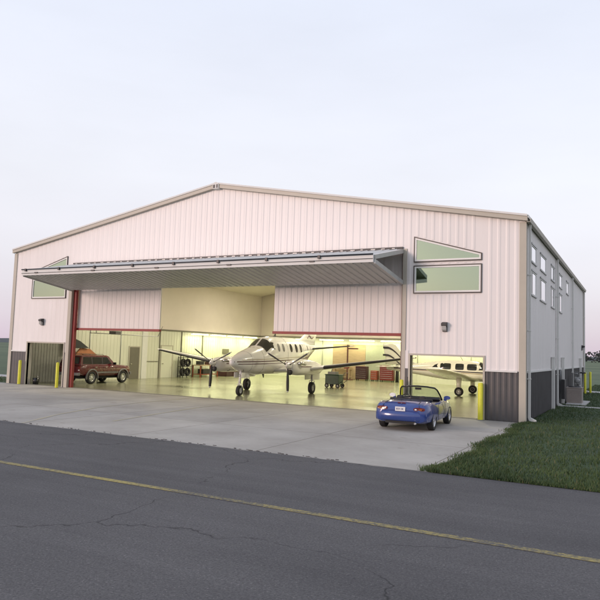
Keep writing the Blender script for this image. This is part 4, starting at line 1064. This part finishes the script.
# ------------------------------------------------------------------ single engine low wing
def single():
    t = empty('single_engine_aircraft', 'cream low-wing aircraft with fixed gear and black striped tail behind the right side bay', 'aircraft', (24.6, 14.3, 0), R(90))
    F = Fus([(0, 1.42, 1.02, .22), (.12, 1.48, .92, .36), (.5, 1.54, .84, .46), (1.2, 1.60, .80, .52), (1.75, 1.64, .80, .56), (2.05, 1.80, .80, .58), (2.45, 1.95, .80, .61), (2.8, 1.99, .80, .61), (4.4, 1.97, .84, .60), (5.2, 1.86, .93, .50), (6.2, 1.70, 1.06, .34), (7.3, 1.56, 1.18, .18), (8.1, 1.48, 1.28, .06)], 2.8)
    fu = F.body('piper_white', 'fuselage', t)
    for s in (1, -1):
        F.patch([(1.98, 1.47), (2.36, 1.47), (2.36, 1.83), (2.26, 1.85), (2.02, 1.66)], s, name='cockpit_quarter_window', parent=fu)
        for (ya, yb) in ((2.46, 3.02), (3.20, 3.70), (3.95, 4.60)): F.patch(rr_outline((ya + yb) / 2, 1.62, yb - ya, .36, .35), s, name='cabin_window', parent=fu)
        F.patch([(4.75, 1.54), (5.10, 1.54), (4.95, 1.68), (4.75, 1.76)], s, name='cabin_window', parent=fu)
        ys = [.2 + .2 * i for i in range(38)]
        F.band(ys, lambda y: 1.30 + .012 * y, lambda y: .06, s, 'stripe_dark', 'stripe', fu); F.band(ys, lambda y: 1.20 + .02 * y, lambda y: .03, s, 'stripe_gold', 'stripe', fu)
    b = MB('glass_dark'); rows = []
    for i in range(6):
        y = 1.80 + .55 * i / 5; r = []
        for j in range(13):
            th = R(38 + 104 * j / 12); zt, zb, a = F.at(y); zc = zb + (zt - zb) * .48; e = 2 / F.n; c, s_ = math.cos(th), math.sin(th)
            r.append(Vector((a * math.copysign(abs(c) ** e, c) + c * .006, y - .008, zc + (zt - zc) * abs(s_) ** e + .006)))
        rows.append(r)
    b.loft(rows, caps=False, closed=False); b.build('windscreen', fu)
    for s in (-1, 1):
        sp = [(s * .3, .90, 2.25, 2.15, .14), (s * 1.1, 1.0, 2.55, 1.75, .15), (s * 3.2, 1.26, 2.62, 1.65, .15), (s * 5.4, 1.52, 3.0, 1.05, .12), (s * 5.5, 1.53, 3.15, .8, .06)]
        b = MB('piper_white'); wing(b, sp); wg = b.build('wing', t)
        b = MB('stripe_dark'); b.tube([(s * 1.2, interp(sp, s * 1.2)[2] + interp(sp, s * 1.2)[3] * .75, 1.06), (s * 5.2, interp(sp, s * 5.2)[2] + interp(sp, s * 5.2)[3] * .75, 1.55)], .006, 4); b.build('flap_gap', wg)
        b = MB('piper_white'); b.loft([[(s * 1.68 + x * q, 3.2 + y * q, z) for x, y in ((-.05, -.12), (.05, -.12), (.06, .06), (0, .14), (-.06, .06))] for q, z in ((1.2, 1.02), (1, .6), (1.1, .40))]); b.build('landing_gear_leg', t)
        wheel('wheel', t, (s * 1.68, 3.2, .25), .25, .17, (s, 0, 0), .13, 6, rim='white')
        sp = [(s * .05, 1.46, 7.25, .95, .10), (s * 1.9, 1.48, 7.45, .72, .08), (s * 1.95, 1.48, 7.55, .5, .04)]
        b = MB('piper_white'); wing(b, sp); b.build('tailplane', t)
    b = MB('white'); b.tube([(0, .75, .9), (0, .70, .25)], .04, 8); b.build('nose_gear_leg', t)
    wheel('wheel', t, (0, .70, .23), .23, .15, (1, 0, 0), .12, 6, rim='white')
    b = MB('piper_white'); b.loft([foil(2.3, .03, 5.9, 0, 1.60, vert=True), foil(1.35, .07, 6.85, 0, 1.95, vert=True), foil(.85, .08, 7.55, 0, 2.78, vert=True), foil(.6, .05, 7.75, 0, 2.86, vert=True)]); fn = b.build('tail_fin', t)
    for s in (-1, 1):
        for zc, w in ((2.62, .13), (2.16, .12)):
            b = MB('stripe_dark'); rows = []
            for k in range(13):
                u = k / 12; y = 8.36 - 1.15 * u; z = zc - .62 * max(0, u - .25) ** 1.6 * 1.5
                if y < 7.0: pass
                rows.append([(s * .056 + 0, y, z - w / 2 * (1 - .3 * u)), (s * .056, y, z + w / 2 * (1 - .3 * u))])
            b.loft(rows, caps=False, closed=False); b.build('tail_stripe', fn)
    b = MB('dark'); b.tube([(0, 3.4, 1.97), (0, 3.55, 2.22)], .015, 5); b.build('antenna', t)
    p = MB('piper_white'); p.lathe([(.001, -.32), (.08, -.26), (.14, -.12), (.17, 0), (.001, .02)], (0, 0, 1.24), (0, 1, 0), 18); sp_ = p.build('spinner', t)
    for k in range(3):
        a = .5 + k * 2 * PI / 3; d = Vector((math.cos(a), 0, math.sin(a))); u = Vector((-math.sin(a), 0, math.cos(a))); b = MB('dark'); rg = []
        for r, w, tw in ((.1, .04, 55), (.35, .08, 38), (.7, .085, 24), (.98, .06, 16), (1.02, .02, 15)):
            c = Vector((0, -.1, 1.24)) + d * r; cd = u * math.cos(R(tw)) + Vector((0, 1, 0)) * math.sin(R(tw)); nn = cd.cross(d) * .014
            rg.append([c + cd * w, c + nn, c - cd * w, c - nn])
        b.loft(rg); b.build('propeller_blade', sp_)
single()

# ------------------------------------------------------------------ things in the hangar
def crate(x, y, z, sx_, sy, sz, m, label, nm='crate', cat='crate'):
    b = MB(m); b.box(-sx_, sx_, -sy, sy, 0, sz * .9); b.box(-sx_ - .015, sx_ + .015, -sy - .015, sy + .015, sz * .9, sz)
    for q in (-.6, 0, .6): b.box(sx_, sx_ + .01, q * sy - .02, q * sy + .02, 0, sz * .9)
    o = b.build(nm, bevel=.006); o.location = (x, y, z); tag(o, label, cat)
def tool_chest(x, y, w, h, d, m, label, casters=True):
    t = empty('tool_chest', label, 'tool chest', (x, y, 0), 0, 'tool chests along the back wall')
    b = MB(m); b.box(-w / 2, w / 2, -d / 2, d / 2, .12, h); b.build('cabinet', t, bevel=.01)
    n = int((h - .2) / .16)
    for i in range(n):
        z = .17 + i * .16; b = MB(m); b.box(-w / 2 + .03, w / 2 - .03, -d / 2 - .018, -d / 2 - .001, z, z + .14)
        b.use('chrome'); b.box(-w / 2 + .06, w / 2 - .06, -d / 2 - .035, -d / 2 - .019, z + .11, z + .13); b.build('drawer', t)
    for sx_ in (-1, 1):
        for sy in (-1, 1):
            b = MB('black'); b.lathe([(.001, -.02), (.055, -.02), (.055, .02), (.001, .02)], (sx_ * (w / 2 - .08), sy * (d / 2 - .07), .06), (1, 0, 0), 12); b.build('caster', t)
tool_chest(10.5, 24.9, .95, 1.15, .5, 'maroon_box', 'dark maroon tool chest, leftmost of the red chests at the back wall')
tool_chest(11.6, 24.9, .55, .85, .5, 'toolorange', 'small low orange-red tool chest between the two taller chests')
tool_chest(12.65, 24.9, 1.1, 1.30, .5, 'toolred', 'wide tall red tool chest, rightmost at the back wall')
t = empty('gas_cylinder', 'tall dark gas bottle standing right of the red tool chests', 'gas cylinder', (13.45, 25.0, 0))
b = MB('dark'); b.lathe([(.001, 0), (.13, 0), (.13, 1.35), (.1, 1.47), (.04, 1.52), (.04, 1.56), (.001, 1.56)], (0, 0, 0), (0, 0, 1), 18); b.build('bottle', t)
b = MB('chrome'); b.tube([(0, 0, 1.56), (0, 0, 1.66)], .02, 8); b.tube([(-.06, 0, 1.62), (.06, 0, 1.62)], .015, 6); b.build('valve', t)
t = empty('trash_bin', 'pale bin on the floor right of the gas bottle', 'bin', (14.2, 24.9, 0))
b = MB('white'); b.lathe([(.001, 0), (.2, 0), (.25, .62), (.23, .62), (.19, .03)], (0, 0, 0), (0, 0, 1), 18); b.build('bin_body', t)
t = empty('bucket', 'small black bucket on the floor just inside the left side bay', 'bucket', (1.72, .42, .004))
b = MB('blackgloss'); b.lathe([(.001, 0), (.14, 0), (.17, .34), (.155, .34), (.13, .02), (.001, .02)], (0, 0, 0), (0, 0, 1), 20); b.build('bucket_body', t)
b = MB('chrome'); b.tube([(.165 * math.cos(a), 0, .33 + .16 * math.sin(a)) for a in [k * PI / 8 for k in range(9)]], .005, 5); b.build('handle', t)
t = empty('workbench', 'brown wooden workbench against the plywood panel of the back wall', 'workbench', (8.5, L - .7, 0))
b = MB('wood'); b.box(-.8, .8, -.32, .32, .84, .90); b.build('bench_top', t)
for sx_ in (-.72, .72):
    for sy in (-.26, .26): b = MB('wood'); b.box(sx_ - .04, sx_ + .04, sy - .04, sy + .04, 0, .84); b.build('leg', t)
b = MB('wood'); b.box(-.72, .72, -.28, .28, .18, .22); b.build('shelf', t)
crate(8.1, L - .7, .90, .22, .2, .26, 'dark', 'black box on the brown workbench at the back wall', 'box', 'box')
crate(8.9, L - .7, .90, .16, .18, .34, 'toolred', 'small red box on the brown workbench at the back wall', 'box', 'box')
# green service cart with handle
t = empty('service_cart', 'dark green wheeled service cart behind the left wing of the twin aircraft', 'cart', (13.45, 13.4, 0))
b = MB('green'); b.box(-.58, .35, -.35, .35, .22, .80); b.box(-.62, .39, -.38, .38, .80, .84); b.build('cart_body', t, bevel=.02)
b = MB('dark'); b.tube([(.36, -.3, .3), (.62, -.3, .45), (.70, -.3, .95), (.70, .3, .95), (.62, .3, .45), (.36, .3, .3)], .02, 8); b.build('handle', t)
b = MB('greytrim'); b.box(-.45, .1, -.25, .2, .842, 1.0); b.tube([(-.3, 0, 1.0), (-.3, .1, 1.25), (.1, .1, 1.28)], .03, 8); b.build('gauge_box', t)
for sx_ in (-.45, .3):
    for sy in (-.36, .36): wheel('wheel', t, (sx_, sy, .14), .14, .06, (0, 1 if sy > 0 else -1, 0), .07, 5, rim='lgrey')
# hoist
t = empty('engine_hoist', 'tall dark red steel hoist post in front of the plywood wall', 'hoist', (9.45, 24.3, 0))
b = MB('rust'); b.box(-.05, .05, -.05, .05, .06, 2.85); b.build('mast', t); b = MB('rust'); b.box(-.05, .9, -.04, .04, 2.5, 2.6); b.build('boom', t)
b = MB('rust'); b.box(-.5, .5, -.04, .04, .02, .1); b.box(-.04, .04, -.5, .5, .02, .1); b.build('base', t)
# work bench with orange frame on left wall
t = empty('workbench', 'workbench with orange frame and clutter by the left interior wall', 'workbench', (.75, 16.9, 0))
b = MB('wood'); b.box(-.35, .45, -1.2, 1.2, .88, .94); b.build('bench_top', t)
for sy in (-1.1, 1.1):
    for sx_ in (-.3, .4): b = MB('toolorange'); b.box(sx_ - .035, sx_ + .035, sy - .035, sy + .035, 0, .88); b.build('leg', t)
b = MB('toolorange'); b.box(-.33, .43, -1.1, 1.1, .2, .25); b.build('shelf', t)
crate(.8, 16.2, .94, .2, .25, .28, 'dark', 'black box on the near end of the workbench', 'box', 'box')
crate(.8, 17.3, .94, .18, .3, .22, 'maroon_box', 'dark red box on the far end of the workbench', 'box', 'box')
crate(.8, 16.9, .26, .25, .6, .35, 'dark', 'long dark box on the lower shelf of the workbench', 'box', 'box')
t = empty('wheel_rack', 'black cluttered rack with tyres against the left interior wall', 'rack', (.6, 14.6, 0))
b = MB('dark')
for yy in (-.55, .55):
    for xx in (-.2, .25): b.box(xx - .02, xx + .02, yy - .02, yy + .02, 0, 1.55)
for z in (.12, .8, 1.45): b.box(-.22, .27, -.57, .57, z, z + .03)
b.build('rack_frame', t)
for z, yy in ((.42, -.28), (.42, .28), (1.1, -.25), (1.1, .30)):
    b = MB('black'); b.lathe([(.14, -.08), (.24, -.1), (.28, -.05), (.28, .05), (.24, .1), (.14, .08), (.14, -.08)], (.05, yy, z), (1, 0, 0), 20); b.build('tyre', t)
t = empty('storage_cabinet', 'dark reddish cabinet standing behind the right propeller of the twin aircraft', 'cabinet', (.8, 20.0, 0))
b = MB('maroon_box'); b.box(-.45, .45, -.9, .9, 0, 1.15); b.build('cabinet_body', t, bevel=.01)
for q in (-.45, .45): b = MB('maroon_box'); b.box(.452, .47, q - .42, q + .42, .06, 1.1); b.build('cabinet_door', t)
# orange slanted canopy behind the wagon
t = empty('folded_canopy', 'orange and dark canvas canopy leaning behind the maroon vehicle roof', 'canopy', (.7, 4.6, 0))
b = MB('orange'); b.prism([(-.3, -.6, 1.35), (-.3, 1.7, 1.35), (-.3, .7, 1.95), (-.3, .0, 2.0)], (.12, 0, 0)); b.build('canvas', t)
b = MB('dark'); b.prism([(-.16, -1.1, 1.95), (-.16, .5, 2.0), (-.16, -.2, 2.4), (-.16, -1.1, 2.7)], (.1, 0, 0)); b.build('dark_cover', t)
for yy in (-.5, 1.5): b = MB('dark'); b.tube([(-.24, yy, 0), (-.24, yy, 1.4)], .03, 6); b.build('leg', t)
# door opener track
t = empty('door_opener', 'thin white opener rail hanging under the left infill panel', 'door opener', (4.0, 3.0, 0))
b = MB('white'); b.tube([(-1.2, 0, 2.88), (1.9, 2.2, 2.80)], .025, 6); b.build('rail', t)
b = MB('greytrim'); b.box(-.2, .3, .5, .9, 2.84, 3.02); b.build('motor', t)
for q in ([(1.9, 2.2, 2.8), (2.15, 2.3, 3.4)], [(-.9, .2, 2.88), (-.9, .2, 3.4)]): b = MB('greytrim'); b.tube(q, .015, 6); b.build('hanger', t)

# ------------------------------------------------------------------ distance : treelines, far building, fence
def rnd_leafcloud(b, c, r, n, sz):
    for i in range(n):
        v = Vector((random.gauss(0, 1), random.gauss(0, 1), random.gauss(0, 1))).normalized() * random.uniform(.55, 1.05)
        p = Vector((c[0] + v.x * r[0], c[1] + v.y * r[1], c[2] + v.z * r[2]))
        u = Vector((random.uniform(-1, 1), random.uniform(-1, 1), random.uniform(-.6, .6))).normalized() * sz * random.uniform(.6, 1.3); w = u.cross(Vector((random.uniform(-.3, .3), 1, random.uniform(-.3, .6)))).normalized() * sz * .8
        b.poly([p - u, p + w * .9, p + u, p - w])
M['far_leaf'] = mat('far_foliage', (.058, .068, .066), .8, noise=.4, nscale=.08)
def treeline(name, pts, h, n, leaf, rad):
    b = MB('far_leaf')
    for i in range(n):
        t = (i + random.random()) / n; j = t * (len(pts) - 1); k = min(int(j), len(pts) - 2); f = j - k
        x = pts[k][0] + (pts[k + 1][0] - pts[k][0]) * f; y = pts[k][1] + (pts[k + 1][1] - pts[k][1]) * f + random.uniform(-rad * 2, rad * 2)
        hh = h * random.uniform(.6, 1.1); rnd_leafcloud(b, (x, y, hh * .5), (rad * random.uniform(.8, 1.5), rad, hh * .5), 110, leaf * .62)
    o = b.build(name, recalc=False); o['kind'] = 'stuff'; return o
treeline('far_wood', [(-560, 130), (-460, 190), (-380, 250)], 11, 130, 1.5, 6)
treeline('far_wood', [(150, 560), (230, 540), (330, 500)], 12, 170, 1.6, 6)
treeline('far_wood', [(-300, 620), (0, 640), (200, 620)], 11, 90, 1.8, 7)
# low distant ridges
def ridge(name, x0, y0, x1, y1, h, seed):
    random.seed(seed); b = MB('far_leaf'); rows = [[], [], [], []]; n = 60
    d = Vector((x1 - x0, y1 - y0, 0)); nrm = Vector((-d.y, d.x, 0)).normalized()
    ph = [random.uniform(0, 6) for _ in range(4)]
    for i in range(n + 1):
        t = i / n; p = Vector((x0, y0, 0)) + d * t; hh = h * (.7 + .25 * math.sin(5 * t + ph[0]) + .12 * math.sin(17 * t + ph[1]) + .05 * math.sin(51 * t + ph[2]))
        rows[0].append(p - nrm * 60 + Vector((0, 0, -.5))); rows[1].append(p + Vector((0, 0, hh * .8))); rows[2].append(p + nrm * 30 + Vector((0, 0, hh))); rows[3].append(p + nrm * 120 + Vector((0, 0, -1)))
    b.loft(rows, caps=False, closed=False); return structure(b.build(name))
ridge('hills', -1350, 100, -700, 1300, 17, 3)
ridge('hills', -100, 1500, 1200, 1150, 22, 5)
random.seed(11)
t = empty('far_shed', 'small white shed in the distant field right of the hangar', 'shed', (118, 330, 0), R(-10))
b = MB('ply_far'); b.box(-6, 6, -3, 3, 0, 3); b.build('wall', t)
b = MB('ply_far'); b.prism([(-6.3, -3.4, 3), (-6.3, 3.4, 3), (-6.3, 0, 4.4)], (12.6, 0, 0)); b.build('roof', t)
for k, (yy, lb) in enumerate(((75, 'nearer'), (150, 'farther'))):
    t = empty('field_fence', 'thin wire fence line crossing the field, the %s of two' % lb, 'fence', (30, yy, 0))
    b = MB('dark')
    for i in range(40): b.box(i * 3 - .05, i * 3 + .05, -.05, .05, 0, 1.15)
    b.build('post', t); t_ = MB('dark')
    for z in (.4, .75, 1.1): t_.box(0, 118, -.015, .015, z - .03, z + .03)
    t_.build('wire', t)

# ------------------------------------------------------------------ camera
cam = bpy.data.cameras.new('camera'); co = bpy.data.objects.new('camera', cam); COL.objects.link(co)
yaw, pit, rol = 4.88797503e-01, 7.86136363e-02, 3.22069601e-02
f_ = 641.444
cy, sy_ = math.cos(yaw), math.sin(yaw); cp, sp_ = math.cos(pit), math.sin(pit)
fw_ = Vector((-sy_ * cp, cy * cp, sp_)); r_ = Vector((cy, sy_, 0)); u_ = r_.cross(fw_)
cr, sr = math.cos(rol), math.sin(rol)
rx = r_ * cr + u_ * sr; ux = -r_ * sr + u_ * cr
mw = Matrix((rx, ux, -fw_)).transposed().to_4x4(); mw.translation = Vector((30.40870102, -23.62430379, 2.26099253)); co.matrix_world = mw
cam.sensor_width = 36; cam.sensor_fit = 'HORIZONTAL'; cam.lens = 36 * f_ / 600; cam.clip_end = 5000; cam.clip_start = .05
sc.camera = co

# ------------------------------------------------------------------ world & sun
SUN_EL, SUN_AZ = R(10.5), Vector((-.62, -1., 0)).normalized()     # direction from scene towards the sun
w = bpy.data.worlds.new('World'); sc.world = w; w.use_nodes = True; nt = w.node_tree
bg = nt.nodes['Background']; bg.inputs['Strength'].default_value = .1
sky = nt.nodes.new('ShaderNodeTexSky'); sky.sky_type = 'NISHITA'; sky.sun_disc = False; sky.sun_elevation = R(12)
sky.sun_rotation = math.atan2(SUN_AZ.x, SUN_AZ.y); sky.dust_density = 2.0; sky.air_density = 1.0
geo = nt.nodes.new('ShaderNodeTexCoord'); sep = nt.nodes.new('ShaderNodeSeparateXYZ'); nt.links.new(geo.outputs['Generated'], sep.inputs[0])
rp = nt.nodes.new('ShaderNodeValToRGB'); e = rp.color_ramp.elements
e[0].position = 0.; e[0].color = (.68, .56, .66, 1)
e[1].position = 1.; e[1].color = (.70, .78, 1.0, 1)
for p, c in ((.04, (.74, .66, .74)), (.12, (.84, .81, .87)), (.25, (.88, .885, .95)), (.5, (.80, .84, .96))):
    q = e.new(p); q.color = (*c, 1)
nt.links.new(sep.outputs['Z'], rp.inputs['Fac'])
sc_ = nt.nodes.new('ShaderNodeVectorMath'); sc_.operation = 'SCALE'; sc_.inputs['Scale'].default_value = 12.4; nt.links.new(rp.outputs['Color'], sc_.inputs[0])
# very thin high haze clouds
ns = nt.nodes.new('ShaderNodeTexNoise'); ns.inputs['Scale'].default_value = 2.2; ns.inputs['Detail'].default_value = 5
mp = nt.nodes.new('ShaderNodeMapping'); mp.inputs['Scale'].default_value = (1, 1, 3.5); nt.links.new(geo.outputs['Generated'], mp.inputs['Vector']); nt.links.new(mp.outputs['Vector'], ns.inputs['Vector'])
mr = nt.nodes.new('ShaderNodeMapRange'); mr.inputs['To Min'].default_value = .88; mr.inputs['To Max'].default_value = 1.10; nt.links.new(ns.outputs['Fac'], mr.inputs['Value'])
s2 = nt.nodes.new('ShaderNodeVectorMath'); s2.operation = 'SCALE'; nt.links.new(sc_.outputs[0], s2.inputs[0]); nt.links.new(mr.outputs['Result'], s2.inputs['Scale'])
mx = nt.nodes.new('ShaderNodeMix'); mx.data_type = 'RGBA'; mx.inputs['Factor'].default_value = .80
nt.links.new(sky.outputs['Color'], mx.inputs['A']); nt.links.new(s2.outputs[0], mx.inputs['B']); nt.links.new(mx.outputs['Result'], bg.inputs['Color'])
sl = bpy.data.lights.new('sun', 'SUN'); so = bpy.data.objects.new('sun', sl); COL.objects.link(so)
sl.energy = 1.6; sl.angle = R(17); sl.color = (1., .73, .66)
dirv = Vector((SUN_AZ.x * math.cos(SUN_EL), SUN_AZ.y * math.cos(SUN_EL), math.sin(SUN_EL)))
so.rotation_euler = dirv.to_track_quat('Z', 'Y').to_euler(); so.location = (0, -30, 30)
sc.view_settings.view_transform = 'Standard'; sc.view_settings.look = 'None'; sc.view_settings.exposure = 0; sc.view_settings.gamma = 1; sc.view_settings.use_curve_mapping = False
sc.cycles.use_denoising = True
sc.cycles.max_bounces = 8
sc.cycles.sample_clamp_indirect = 6
